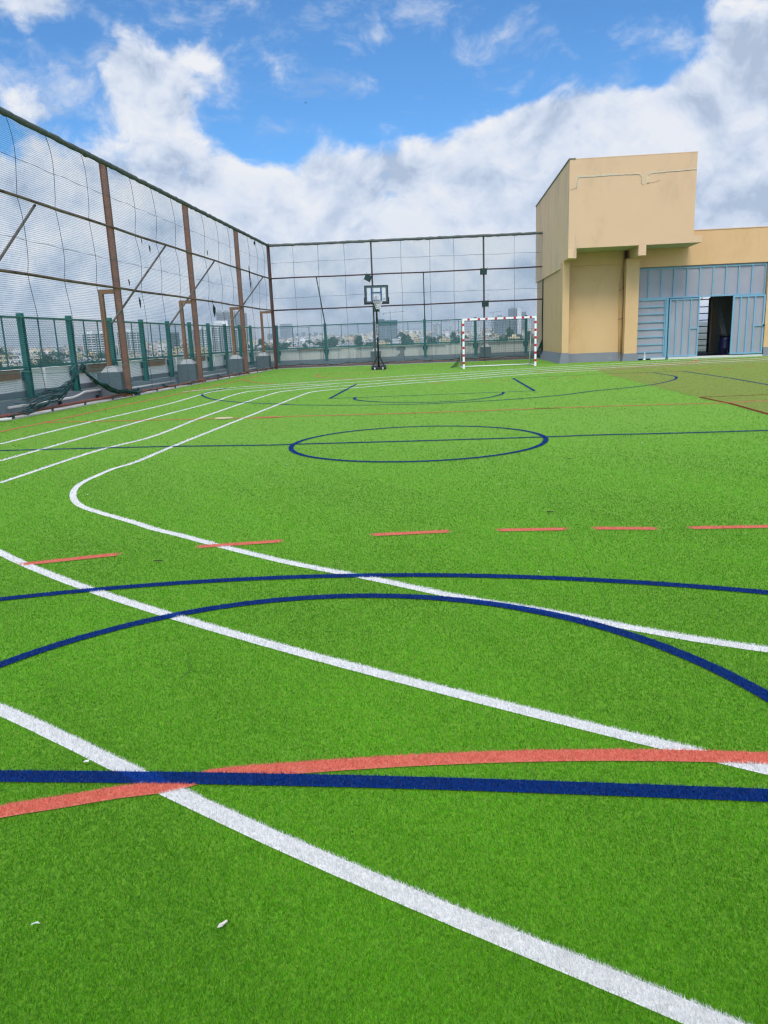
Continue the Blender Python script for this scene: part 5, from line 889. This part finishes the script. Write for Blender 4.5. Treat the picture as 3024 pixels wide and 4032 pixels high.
def facade_mat(name, wall, win, fz=3.0, fx=3.2, wz=(.28,.72), wx=(.2,.75), rough=.7):
    """house wall with a grid of window openings in the paint pattern (local coordinates)"""
    m=bpy.data.materials.new(name); m.use_nodes=True; t=NT(m.node_tree); b=m.node_tree.nodes['Principled BSDF']
    tc=t.n('ShaderNodeTexCoord').outputs['Object']; sx=t.n('ShaderNodeSeparateXYZ'); t.set(sx.inputs[0],tc)
    nn=t.n('ShaderNodeSeparateXYZ'); t.set(nn.inputs[0],t.n('ShaderNodeNewGeometry').outputs['Normal'])
    h=t.math('ADD',sx.outputs[0],sx.outputs[1])
    def band(v,per,a,b_):
        f=t.math('FRACT',t.math('DIVIDE',v,per)); return t.math('MULTIPLY',t.math('GREATER_THAN',f,a),t.math('LESS_THAN',f,b_))
    k=t.math('MULTIPLY',band(sx.outputs[2],fz,*wz),band(h,fx,*wx)); k=t.math('MULTIPLY',k,t.math('LESS_THAN',t.math('ABSOLUTE',nn.outputs[2]),.5))
    n=t.noise(tc,.35,4,.6); c=t.mix(n,c4([x*.82 for x in wall]),c4([min(1,x*1.12) for x in wall]))
    oi=t.n('ShaderNodeObjectInfo').outputs['Random']; c=t.mix(t.math('MULTIPLY',oi,.35),c,c4([x*.7 for x in wall]))
    t.set(b.inputs['Base Color'],t.mix(k,c,c4(win))); b.inputs['Roughness'].default_value=rough; b.inputs['Specular IOR Level'].default_value=.2
    return m
def leaf_mat(name,c0,c1):
    m=bpy.data.materials.new(name); m.use_nodes=True; t=NT(m.node_tree); b=m.node_tree.nodes['Principled BSDF']
    g=t.n('ShaderNodeTexCoord').outputs['Object']; t.set(b.inputs['Base Color'],t.mix(t.noise(g,.5,4,.7),c4(c0),c4(c1))); b.inputs['Roughness'].default_value=.75; b.inputs['Specular IOR Level'].default_value=.15
    return m
M_leaf=leaf_mat('tree_leaf',(.025,.06,.028),(.065,.115,.045)); M_bark=mat('tree_bark',(.09,.07,.05),.9,.2,2)

# house prototypes ---------------------------------------------------------------
HCOL=[('white',(.78,.78,.77)),('cream',(.70,.64,.48)),('pale grey',(.52,.53,.53)),('pale yellow',(.66,.56,.34)),('off-white',(.74,.72,.67)),('pale pink',(.66,.54,.47))]
def house_mesh(fr,seed,m,roofm):
    rg=random.Random(seed); t=MB(); w,d=rg.uniform(8,13),rg.uniform(8,12); h=rg.choice((6.4,9.6,9.6,12.8))
    t.box((-w/2,-d/2,-4),(w/2,d/2,h),0)
    for (a,b_,c_,e) in ((-w/2,-d/2,w/2,-d/2+.25),(-w/2,d/2-.25,w/2,d/2),(-w/2,-d/2+.25,-w/2+.25,d/2-.25),(w/2-.25,-d/2+.25,w/2,d/2-.25)): t.box((a,b_,h),(c_,e,h+.9),0)
    x=rg.uniform(-w/4,w/4); t.box((x-1.6,-1.5,h),(x+1.6,1.8,h+2.6),0)
    t.tube([(x+.5,.2,h+2.6),(x+.5,.2,h+3.9)],.7,8,1)
    z=3.2
    while z<h: 
        k=rg.uniform(.3,.8); t.box((-w/2*k,-d/2-1.0,z-.15),(w/2*k,-d/2,z+.05),0); t.box((-w/2*k,-d/2-1.0,z+.05),(w/2*k,-d/2-.92,z+.9),0); z+=3.2
    return t
HM=[]
for i,(nm,c) in enumerate(HCOL):
    m=facade_mat('facade_'+nm.replace(' ','_').replace('-','_'),c,(.06,.07,.08)); HM.append(m)
M_tank=mat('rooftop_tank',(.06,.06,.065),.6,.2,2); M_tank2=mat('roof_tank_blue',(.08,.2,.4),.6,.2,2)
hp=[]
for i,(nm,c) in enumerate(HCOL):
    for v in range(2):
        o=house_mesh(None,10*i+v,HM[i],None).build('city_house',[HM[i],M_tank if v else M_tank2]); hp.append((o,nm))
rg=np.random.default_rng(5)
cand=[]
TRY=0
def free(x,y,pts,dmin):
    return all((x-a)**2+(y-b)**2>dmin*dmin for a,b in pts)
pts=[]
while len(cand)<290 and TRY<20000:
    TRY+=1; az=rg.uniform(-31,13.5); d=(520 if az<-13 else 860)+1000*rg.random()**1.1
    x,y=d*math.sin(R(az)),d*math.cos(R(az))
    if -22.5<az<-9 and d>1040: continue
    if free(x,y,pts,13): pts.append((x,y)); cand.append((x,y))
for i,(x,y) in enumerate(cand):
    k=i if i<len(hp) else int(rg.integers(len(hp))); o0,nm=hp[k]
    o=o0 if i<len(hp) else o0.copy()
    if i>=len(hp): COL.objects.link(o)
    o.location=(x,y,float(gz(x,y))); o.rotation_euler.z=rg.uniform(0,6.28); s=rg.uniform(.85,1.25); o.scale=(s,s,rg.uniform(.85,1.15))
    tag(o,'%s flat-roofed house in the nearer part of the city beyond the nets'%nm,'house','low houses in the city')
# the far city: thousands of houses that read as one mass
n=11000; az=rg.uniform(-36,15,n); d=np.sqrt(rg.uniform(1450**2,4700**2,n)); x=d*np.sin(np.radians(az)); y=d*np.cos(np.radians(az)); z=gz(x,y)
w=rg.uniform(8,17,n)/2; l=rg.uniform(8,17,n)/2; h=rg.choice([6,9,9,12,12,15,18],n)*rg.uniform(.85,1.1,n); a=rg.uniform(0,3.14,n)
def boxes(cx,cy,z0,z1,w,l,a):
    ca,sa=np.cos(a),np.sin(a); V=[]
    for zz in (z0,z1):
        for sx,sy in ((-1,-1),(1,-1),(1,1),(-1,1)):
            V.append(np.stack([cx+ca*sx*w-sa*sy*l,cy+sa*sx*w+ca*sy*l,zz],-1))
    V=np.stack(V,1); b=(np.arange(len(cx))*8)[:,None]
    F=np.concatenate([b+np.array(f) for f in ((4,5,6,7),(0,1,5,4),(1,2,6,5),(2,3,7,6),(3,0,4,7))]); return V.reshape(-1,3),F
V1,F1=boxes(x,y,z-8,z+h,w,l,a)
pal=np.array([c for _,c in HCOL]+[(.5,.5,.5),(.75,.75,.74),(.3,.33,.36),(.35,.22,.16)]); ci=rg.integers(0,len(pal),n); cc=pal[ci]*rg.uniform(.7,1.05,(n,1))
V2,F2=boxes(x+rg.uniform(-2,2,n),y+rg.uniform(-2,2,n),z+h,z+h+2.8,w*.35,l*.35,a)
# dark window strips standing slightly proud of the walls
Vw=[];Fw=[];Cw=[]
V=np.concatenate([V1,V2]); F=np.concatenate([F1,F2+len(V1)]); Cv=np.concatenate([np.repeat(cc,8,0),np.repeat(cc*.85,8,0)])
for k in range(2):
    zc=z+h*(.3+.38*k); V3,F3=boxes(x,y,zc-.6,zc+.6,w*1.01,l*.72,a); F=np.concatenate([F,F3+len(V)]); V=np.concatenate([V,V3]); Cv=np.concatenate([Cv,np.full((len(V3),3),.10)])
    V3,F3=boxes(x,y,zc-.6,zc+.6,w*.72,l*1.01,a); F=np.concatenate([F,F3+len(V)]); V=np.concatenate([V,V3]); Cv=np.concatenate([Cv,np.full((len(V3),3),.10)])
o=npmesh('distant_city',V,F,attr_mat('distant_paint'),Cv); tag(o,'dense mass of small white and cream houses across the hazy distance',kind='stuff'); o['category']='city'
# trees -------------------------------------------------------------------------
def crown_np(seed,nclump,rad,hgt,nleaf,size):
    g=np.random.default_rng(seed); cs=g.normal(0,1,(nclump,3)); cs/=np.linalg.norm(cs,axis=1)[:,None]; cs*=g.uniform(.25,1,(nclump,1))**.6; cs*=np.array([rad,rad,hgt/2])*.75; cs[:,2]+=hgt*.55+2
    ci=g.integers(0,nclump,nleaf); p_=cs[ci]+g.normal(0,1,(nleaf,3))*rad*.24
    u=g.normal(0,1,(nleaf,3)); u/=np.linalg.norm(u,axis=1)[:,None]; v=np.cross(u,g.normal(0,1,(nleaf,3))); v/=np.linalg.norm(v,axis=1)[:,None]
    s=size*g.uniform(.5,1.2,(nleaf,1)); V=np.stack([p_-u*s-v*s*.6,p_+u*s-v*s*.6,p_+u*s+v*s*.6,p_-u*s+v*s*.6],1)
    return V.reshape(-1,3),np.arange(nleaf*4).reshape(-1,4)
tp=[]
for i in range(4):
    g=random.Random(i); rt_=empty('broadleaf_tree'); hh=(9,11,8,13)[i]; rr=(4.5,5,5.2,3.6)[i]
    V,F=crown_np(40+i,26,rr,hh,1500,.55); npmesh('crown',V,F,M_leaf,parent=rt_)
    t=MB(); t.tube([(0,0,-3),(.1,0,1.5),(.2,.1,hh*.5),(.3,.1,hh*.75)],[.45,.35,.22,.08],8)
    for k in range(5): a_=k*1.26; t.tube([(.15,.05,2.4+.4*k),(1.6*math.cos(a_),1.6*math.sin(a_),4+.6*k)],[.16,.05],6)
    t.build('trunk',M_bark,rt_); tp.append(rt_)
trees=[]
for i in range(62):
    for _ in range(60):
        az=rg.uniform(-30,13)
        if -22.5<az<-9 and i%4: az=rg.uniform(-9,13)
        d=(480 if az<-13 else 800)+800*rg.random()**1.5; x_,y_=d*math.sin(R(az)),d*math.cos(R(az))
        if free(x_,y_,pts,9): break
    pts.append((x_,y_)); k=i if i<4 else int(rg.integers(4)); o=tp[k] if i<4 else copy_tree(tp[k]); s=rg.uniform(.9,1.6)
    o.location=(x_,y_,float(gz(x_,y_))); o.scale=(s,s,s); o.rotation_euler.z=rg.uniform(0,6.28)
    tag(o,'dark green bushy tree between the nearer city houses','tree',group='trees between the city houses')
# woods farther off and along the ridge: one mass
n=2600; az=rg.uniform(-36,15,n); d=np.concatenate([np.sqrt(rg.uniform(1300**2,4300**2,n-1100)),rg.uniform(4300,5300,1100)]); x=d*np.sin(np.radians(az)); y=d*np.cos(np.radians(az))
cl=np.stack([x,y,gz(x,y)],-1); per=26; P_=np.repeat(cl,per,0); N_=len(P_); big_=np.repeat(np.where(d>4200,1.5,1.0),per)[:,None]
P_=P_+rg.normal(0,1,(N_,3))*np.array([9,9,3.2])*big_+np.array([0,0,7]); u=rg.normal(0,1,(N_,3)); u/=np.linalg.norm(u,axis=1)[:,None]; v=np.cross(u,rg.normal(0,1,(N_,3))); v/=np.linalg.norm(v,axis=1)[:,None]; s=rg.uniform(1.5,3.6,(N_,1))*big_
V=np.stack([P_-u*s-v*s*.7,P_+u*s-v*s*.7,P_+u*s+v*s*.7,P_-u*s+v*s*.7],1).reshape(-1,3)
o=npmesh('distant_woods',V,np.arange(N_*4).reshape(-1,4),M_leaf); tag(o,'far-off dark woods between the houses and along the ridge',kind='stuff'); o['category']='woods'
# palm ---------------------------------------------------------------------------
pc=at_az(9.13,480); pz=float(gz(pc.x,pc.y)); palm=empty('palm_tree',(pc.x,pc.y,pz)); tag(palm,'tall palm tree seen above the parapet inside the goal frame','palm tree')
t=MB(); t.tube([(pc.x,pc.y,pz-2),(pc.x+.3,pc.y,-10),(pc.x,pc.y,-3.2)],[.5,.35,.28],8); t.build('trunk',M_bark,palm)
t=MB()
for k in range(22):
    a_=k*2.4; el=.9-1.25*(k/22); L=5.2; pr=None
    for j in range(7):
        q=j/6; rr=L*q; zz=math.sin(el)*rr-1.9*q*q; c_=Vector((pc.x+math.cos(a_)*math.cos(el)*rr,pc.y+math.sin(a_)*math.cos(el)*rr,-3.2+zz))
        sd=Vector((-math.sin(a_),math.cos(a_),-.35)); wv=.62*math.sin(math.pi*min(1,q*.9+.1))+.05
        cur=(c_-sd*wv,c_+Vector((0,0,.12)),c_+Vector((math.sin(a_),-math.cos(a_),-.35))*wv)
        cur=(c_+Vector((-math.sin(a_)*wv,math.cos(a_)*wv,-.4*wv)),c_+Vector((0,0,.1)),c_+Vector((math.sin(a_)*wv,-math.cos(a_)*wv,-.4*wv)))
        if pr: t.add(list(pr)+list(cur),[(0,1,4,3),(1,2,5,4)])
        pr=cur
t.build('fronds',M_leaf,palm)
# towers --------------------------------------------------------------------------
def tower(name,label,az,dist,w,dep,top,wall,slab,win,fl=3.1,bays=6,rz=0,roofbits=(),mullion=False,bal=True,cat='apartment block',group=None):
    c=at_az(az,dist); z0=float(gz(c.x,c.y))-6; root=empty(name,(c.x,c.y,z0),rz=R(-az)+rz); tag(root,label,cat,group)
    ca=R(-az)+rz; ex=Vector((math.cos(ca),math.sin(ca),0)); ey=Vector((-ex.y,ex.x,0))
    fr=lambda p_: c+ex*p_[0]+ey*p_[1]+Vector((0,0,p_[2]))
    t=MB(fr); t.box((-w/2,0,z0),(w/2,dep,top)); t.build('wall',wall,root)
    t=MB(fr); z=z0+fl
    while z<top and bal:
        for b in range(bays):
            x0=-w/2+w*b/bays; x1=x0+w/bays
            k=(b*7+3)%3
            t.box((x0+(.12 if k else .35)*w/bays,-1.3 if k else -.5,z-.55),(x1-.12*w/bays,-.001,z+.55))
        t.box((w/2,.8,z-.4),(w/2+.6,dep*.45,z+.4)); t.box((w/2,dep*.55,z-.4),(w/2+.6,dep-.8,z+.4))
        t.box((-w/2-.6,.8,z-.4),(-w/2,dep*.45,z+.4)); t.box((-w/2-.6,dep*.55,z-.4),(-w/2,dep-.8,z+.4)); z+=fl
    if bal: t.build('balconies',slab,root)
    t=MB(fr)
    for b in range(bays+1):
        x=-w/2+w*b/bays; t.box((x-.5,-1.5,z0),(x+.5,-.001,top+.3)) if b%2==0 else t.box((x-.25,-.7,z0),(x+.25,-.001,top+.3))
    t.build('wall_fin',slab if not mullion else win,root)
    t=MB(fr); t.box((-w/2-.4,-.8,top),(w/2+.4,dep+.4,top+1.1)); t.build('roof',slab,root)
    for (a,b_,h) in roofbits:
        t=MB(fr); t.box((w*a,.15*dep,top+1.1),(w*b_,.8*dep,top+1.1+h)); t.build('roof_block',slab,root)
    return root,fr
mw=lambda n,c,v=.1: mat(n,c,.75,v,.2)
W_slate=mw('block_slate_wall',(.17,.20,.22)); W_pale=mw('block_pale_slab',(.66,.68,.68)); W_grey=mw('block_grey',(.24,.28,.31)); W_mid=mw('block_mid_grey',(.36,.39,.41)); W_glass=mw('block_blue_glass',(.17,.23,.29)); W_conc=mw('block_raw_concrete',(.28,.32,.34)); W_bright=mw('block_bright_slab',(.80,.82,.82)); W_deep=mw('block_deep_recess',(.09,.12,.14)); W_netg=mw('safety_net_green',(.02,.10,.10)); W_far=mw('far_block_grey',(.28,.32,.36)); W_white=mw('block_white',(.75,.76,.76)); W_dk=mw('block_dark',(.045,.06,.07))  # slate is a plain dark wall colour
g_='pale apartment blocks beyond the left fence'
tower('apartment_block','pale balconied apartment block nearest the lifted net',-20.1,1100,33,16,22.5,W_deep,W_bright,W_deep,roofbits=((-.3,-.1,3),(.15,.3,2.5)),group=g_)
tower('apartment_block','pale balconied apartment block between the brown first post and outrigger',-17.9,1120,30,16,24.5,W_deep,W_bright,W_deep,bays=7,roofbits=((-.1,.1,3),),group=g_)
tower('apartment_block','narrow dark slab block between two pale apartment blocks',-14.75,1150,13,14,21.5,W_dk,W_grey,W_dk,bays=3,group=g_)
tower('apartment_block','pale apartment block left of the second brown post',-12.95,1100,21,16,24.4,W_deep,W_bright,W_deep,bays=5,roofbits=((-.2,.2,3),),group=g_)
tower('apartment_block','stepped pale apartment block below the tall twin tower',-11.45,1150,27,16,27.5,W_deep,W_bright,W_deep,bays=6,roofbits=((-.35,.1,4),(-.3,.4,8)),group=g_)
tower('apartment_block','pale apartment block right of the stepped block beside the third post',-10.15,1200,22,16,24.3,W_deep,W_bright,W_deep,bays=5,group=g_)
tower('apartment_tower','tall pale tower with white window frames rising above the other left blocks',-11.2,1500,25,22,62,W_slate,W_mid,W_slate,bays=5,roofbits=((-.4,-.05,4),(.1,.45,3)))
tower('apartment_tower','tall grey tower half behind the third brown post',-10.05,1580,30,22,62,W_grey,W_mid,W_dk,bays=6,roofbits=((-.4,.0,4),))
tower('office_block','hazy square block near the left fence corner',-7.88,3300,28,30,40,W_far,W_far,W_far,bays=3,cat='office block')
tower('office_block','hazy tall grey block just right of the fence corner',-6.69,3300,52,40,78,W_far,W_far,W_far,fl=6,bays=4,cat='office block')
for i,(a0,tp_) in enumerate(((-6.75,36),(-6.3,42),(-5.9,39),(-5.45,43),(-5.0,38),(-4.55,41),(-4.15,36))):
    tower('far_tower','slender hazy white tower in the row right of the fence corner',a0,3500,17,20,tp_,W_far,W_mid,W_far,fl=6,bays=3,cat='tower',group='row of slender hazy towers')
rt1,fr1=tower('tower_under_construction','blue grey concrete tower with green safety net crown behind the hoop',.76,1400,38,26,24,W_glass,W_conc,W_mid,bays=9,mullion=True,cat='tower')
t=MB(fr1); t.box((-19.6,-2.0,25.2),(-4,27,36)); t.box((-4,-2.0,25.2),(19.6,27,33.5)); t.build('safety_net',W_netg,rt1)
c=at_az(1.05,1420); cr_=empty('tower_crane',(c.x,c.y,20)); tag(cr_,'thin tower crane above the green-netted tower','crane')
t=MB(); t.box((c.x-.6,c.y-.6,20),(c.x+.6,c.y+.6,49)); t.build('mast',W_far,cr_)
t=MB(); t.bar((c.x-14,c.y,47),(c.x+26,c.y,49),.8,.9); t.box((c.x-14,c.y-.8,44.5),(c.x-11,c.y+.8,47.2)); t.bar((c.x,c.y,49),(c.x,c.y,53),.5,.5); t.build('jib',W_far,cr_)
tower('apartment_tower','wide blue grey tower framed by the right half of the goal',9.2,1500,27,20,33,W_glass,W_conc,W_conc,bays=8,roofbits=((-.3,.1,3),))
tower('apartment_tower','tallest grey tower behind the goal crossbar',10.05,1560,17,18,49,W_glass,W_conc,W_conc,bays=5,roofbits=((-.2,.4,2.5),))
tower('apartment_tower','slim white tower strip right of the tallest goal tower',10.52,1540,6,14,48,W_white,W_white,W_white,bays=2,bal=False)
tower('apartment_tower','narrow grey tower behind the right goal post',10.85,1570,8.5,16,42,W_glass,W_mid,W_conc,bays=3)
c=at_az(8.62,1520); cr2=empty('tower_crane',(c.x,c.y,10)); tag(cr2,'thin tower crane above the wide goal tower','crane')
t=MB(); t.box((c.x-.6,c.y-.6,10),(c.x+.6,c.y+.6,45)); t.build('mast',W_far,cr2); t=MB(); t.bar((c.x-8,c.y,42),(c.x+16,c.y,45),.8,.9); t.build('jib',W_far,cr2)
tower('apartment_block','white mid-rise block left of the goal net post',4.48,1750,21,16,28,W_white,W_mid,W_mid,bays=5,roofbits=((-.1,.2,3),))
tower('apartment_block','small white mid-rise block inside the goal frame',7.4,1500,20,14,20,W_white,W_pale,W_mid,bays=5,roofbits=((-.4,.0,4),))
tower('low_block','yellow low block above the parapet inside the goal',10.15,690,9,9,-2.5,facade_mat('block_yellow',(.64,.54,.30),(.08,.09,.1)),mw('block_yellow2',(.66,.58,.36)),W_mid,bays=3,bal=False,cat='house',roofbits=((-.2,.2,2),))
tower('low_block','pale yellow stepped block near the left end of the far parapet',-4.3,640,8,8,-7.5,facade_mat('block_yellow3',(.58,.5,.3),(.08,.09,.1)),mw('block_yellow4',(.6,.53,.34)),W_mid,bays=3,bal=False,cat='house',roofbits=((-.3,.1,3),))
# telecom mast
c=at_az(5.48,1500); z0=float(gz(c.x,c.y)); mt=empty('telecom_mast',(c.x,c.y,z0)); tag(mt,'pale lattice telecom mast left of the goal','mast')
t=MB()
H_=38-z0; 
for sx,sy in ((-1,-1),(1,-1),(1,1),(-1,1)): t.bar((c.x+sx*2.6,c.y+sy*2.6,z0),(c.x+sx*.7,c.y+sy*.7,38),.35,.35)
for k in range(10):
    q=k/10; q2=(k+1)/10; a_=2.6-1.9*q; b_=2.6-1.9*q2
    for sy in (-1,1): t.bar((c.x-a_,c.y+sy*a_,z0+H_*q),(c.x+b_,c.y+sy*b_,z0+H_*q2),.25,.25); t.bar((c.x+a_,c.y+sy*a_,z0+H_*q),(c.x-b_,c.y+sy*b_,z0+H_*q2),.25,.25)
t.build('lattice',W_mid,mt)
t=MB()
for z_ in (22,27,32): t.box((c.x-2.6,c.y-1.6,z_),(c.x+2.6,c.y-1.2,z_+2.2))
t.build('antennas',W_white,mt)

# ------------------------------------------------------------------ haze: one closed box of even, thin air
hz=MB(); hz.box((-6800,-900,-43),(6800,6800,92)); m=bpy.data.materials.new('haze_air'); m.use_nodes=True; nt=m.node_tree; nt.nodes.clear(); T_=NT(nt)
o_=T_.n('ShaderNodeOutputMaterial'); v_=T_.n('ShaderNodeVolumePrincipled'); v_.inputs['Color'].default_value=(.80,.89,1,1); v_.inputs['Density'].default_value=HAZE; v_.inputs['Anisotropy'].default_value=.2
T_.set(o_.inputs['Volume'],v_.outputs[0])
if HAZE>0:
    o=hz.build('haze',m); tag(o,'thin pale haze between the roof and the distant city',kind='stuff'); o['category']='haze'

# ------------------------------------------------------------------ sun and sky
SUN=Vector((-.12,-.9,0)).normalized()*math.cos(R(52))+Vector((0,0,math.sin(R(52))))
sd=bpy.data.lights.new('sun','SUN'); sd.energy=SUN_E; sd.angle=R(20); sd.color=(1,.95,.87)
so=bpy.data.objects.new('sun',sd); COL.objects.link(so); so.rotation_euler=(-SUN).to_track_quat('-Z','Y').to_euler(); so.location=(0,0,60)
wd=bpy.data.worlds.new('World'); sc.world=wd; wd.use_nodes=True; nt=wd.node_tree; nt.nodes.clear(); w=NT(nt)
out=w.n('ShaderNodeOutputWorld'); bg=w.n('ShaderNodeBackground'); w.set(out.inputs['Surface'],bg.outputs[0])
sky=w.n('ShaderNodeTexSky',sky_type='NISHITA'); sky.sun_disc=False; sky.sun_elevation=R(52); sky.sun_rotation=math.atan2(SUN.x,SUN.y); sky.altitude=900; sky.air_density=1.0; sky.dust_density=.4; sky.ozone_density=2.5
bg.inputs['Strength'].default_value=SKY_S
dirv=w.n('ShaderNodeTexCoord').outputs['Generated']
sep=w.n('ShaderNodeSeparateXYZ'); w.set(sep.inputs[0],dirv); EL=sep.outputs[2]
warp=w.vm('SCALE',w.vm('SUBTRACT',w.noise(dirv,5,3,.6,'Color'),(.5,.5,.5)),.10)
dw=w.vm('ADD',dirv,warp)
def cloudfield(vec):
    st=w.vm('MULTIPLY',vec,(1,1,1.35))
    a=w.noise(st,8.5,12,.6); b_=w.noise(w.vm('ADD',st,(3.1,1.7,.4)),2.1,4,.5)
    return w.math('ADD',w.math('MULTIPLY',w.math('SUBTRACT',a,.5),1.5),w.math('MULTIPLY',w.math('SUBTRACT',b_,.5),.35))
f0=cloudfield(dw); f1=cloudfield(w.vm('ADD',dw,tuple(SUN*.035)))
BL=[(265,215,78,.60),(330,135,60,.46),(250,130,40,.25),(100,235,85,.62),(20,225,50,.3),(480,135,60,.46),(530,90,32,.26),(390,250,75,.50),(560,205,45,.22),(1095,270,60,.42),(1150,235,35,.25),(1250,235,85,.38),(1400,215,95,.44),(1560,225,90,.46),(1620,80,80,.60),(1540,40,40,.2),(40,-15,80,.78),(200,5,60,.28),
    (840,100,50,.36),(775,135,48,.30),(700,8,65,.36),(800,25,40,.2),(1210,8,65,.5),(985,30,35,.24),(690,238,48,.38),(610,245,40,.22),(1220,172,55,.27),(1330,110,50,.2),(1420,70,40,.15),(430,60,40,.22),(820,60,40,.15),
    (575,305,36,-.42),(180,205,24,-.22),(452,240,22,-.24),(950,270,40,-.12),(150,120,60,-.45),(40,130,45,-.3),(440,30,50,-.2),(1390,95,60,-.30),(1110,140,60,-.25),(1250,95,55,-.40),(1190,170,45,-.2)]
cov=None
db_=w.vm('NORMALIZE',w.vm('ADD',dirv,w.vm('ADD',w.vm('SCALE',warp,.18),w.vm('SCALE',w.vm('SUBTRACT',w.noise(dirv,17,5,.6,'Color'),(.5,.5,.5)),.045))))
for (u,v,sg,wt) in BL:
    c=sky_dir(u,v); k=(FPX/(sg*.8))**2
    e=w.math('MULTIPLY',w.math('EXPONENT',w.math('MULTIPLY',w.math('SUBTRACT',w.vm('DOT_PRODUCT',db_,tuple(c),out=1),1.0),k)),wt)
    cov=e if cov is None else w.math('ADD',cov,e)
azb=w.math('MULTIPLY',sep.outputs[0],.05)
low=w.math('MULTIPLY',w.math('SUBTRACT',1.0,w.step(w.math('SUBTRACT',EL,azb),.190,.272)),1.0)
high=w.math('ADD',w.math('MULTIPLY',w.step(EL,.40,.6),.38),w.math('MULTIPLY',w.math('SUBTRACT',1.0,w.step(sep.outputs[1],.1,.7)),.35))
base=w.math('ADD',w.math('ADD',w.math('ADD',cov,low),high),w.math('MULTIPLY',w.math('SUBTRACT',1.0,w.step(EL,.06,.19)),.3))
Cf=w.math('ADD',w.math('SUBTRACT',f0,THR),base); Cs=w.math('ADD',w.math('SUBTRACT',f1,THR),base)
dens=w.step(Cf,.0,.34); thick=w.step(Cf,.10,.70)
thick=w.math('MULTIPLY',thick,w.step(base,.15,.9))
lit=w.math('ADD',.55,w.math('MULTIPLY',w.math('SUBTRACT',f0,f1),2.2),clamp=True)
big_=w.noise(w.vm('ADD',dirv,(7,2,1)),4.2,5,.55)
shade=w.math('MULTIPLY',lit,w.math('SUBTRACT',1.12,w.math('MULTIPLY',thick,w.math('ADD',.06,w.math('MULTIPLY',big_,.56)))),clamp=True)
cl=w.ramp(shade,[(.05,(.50,.60,.77)),(.28,(.67,.76,.92)),(.55,(.85,.91,1.02)),(.86,(1.0,1.01,1.04))])
cl=w.mix(1.0,cl,(CL_G,CL_G,CL_G,1),'MULTIPLY')
glow=w.math('ADD',1.0,w.math('ADD',w.math('MULTIPLY',w.step(EL,.40,.75),ZEN),w.math('MULTIPLY',w.math('EXPONENT',w.math('MULTIPLY',w.math('SUBTRACT',w.vm('DOT_PRODUCT',dirv,tuple(SUN),out=1),1.0),2.5)),CIRC)))
glow=w.math('ADD',glow,w.math('MULTIPLY',w.math('SUBTRACT',1.0,w.step(sep.outputs[1],-.1,.7)),BEH))
skyc=w.mix(1.0,sky.outputs[0],(*SKY_T,1),'MULTIPLY')
hz_=w.math('MULTIPLY',w.math('SUBTRACT',1.0,w.step(EL,-.02,.20)),.40)
skyc=w.vm('SCALE',skyc,w.math('ADD',.75,w.math('MULTIPLY',glow,.25)))
skyc=w.mix(hz_,skyc,(.66*CL_G,.77*CL_G,.92*CL_G,1))
cl=w.vm('SCALE',cl,glow)
cl=w.mix(w.math('MULTIPLY',w.math('SUBTRACT',glow,1.0),.8,clamp=True),cl,w.vm('MULTIPLY',cl,(1.05,1.0,.95)))
wisp=w.math('MULTIPLY',w.step(w.noise(w.vm('MULTIPLY',dw,(1,1,2.2)),7.5,10,.66),.475,.74),.72)
dens=w.math('MAXIMUM',w.math('MULTIPLY',dens,.96),wisp)
w.set(bg.inputs['Color'],w.mix(dens,skyc,cl))
wd.cycles.sampling_method='MANUAL'; wd.cycles.sample_map_resolution=1024

# ------------------------------------------------------------------ render settings
sc.view_settings.view_transform='Standard'; sc.view_settings.look='None'; sc.view_settings.gamma=1; sc.view_settings.exposure=EXPO
sc.render.engine='CYCLES'
cy=sc.cycles; cy.max_bounces=6; cy.diffuse_bounces=3; cy.glossy_bounces=2; cy.transmission_bounces=3; cy.transparent_max_bounces=12; cy.volume_bounces=0
cy.use_denoising=True; cy.denoiser='OPENIMAGEDENOISE'; cy.sample_clamp_indirect=4
cy.pixel_filter_type='BLACKMAN_HARRIS'; cy.filter_width=1.3
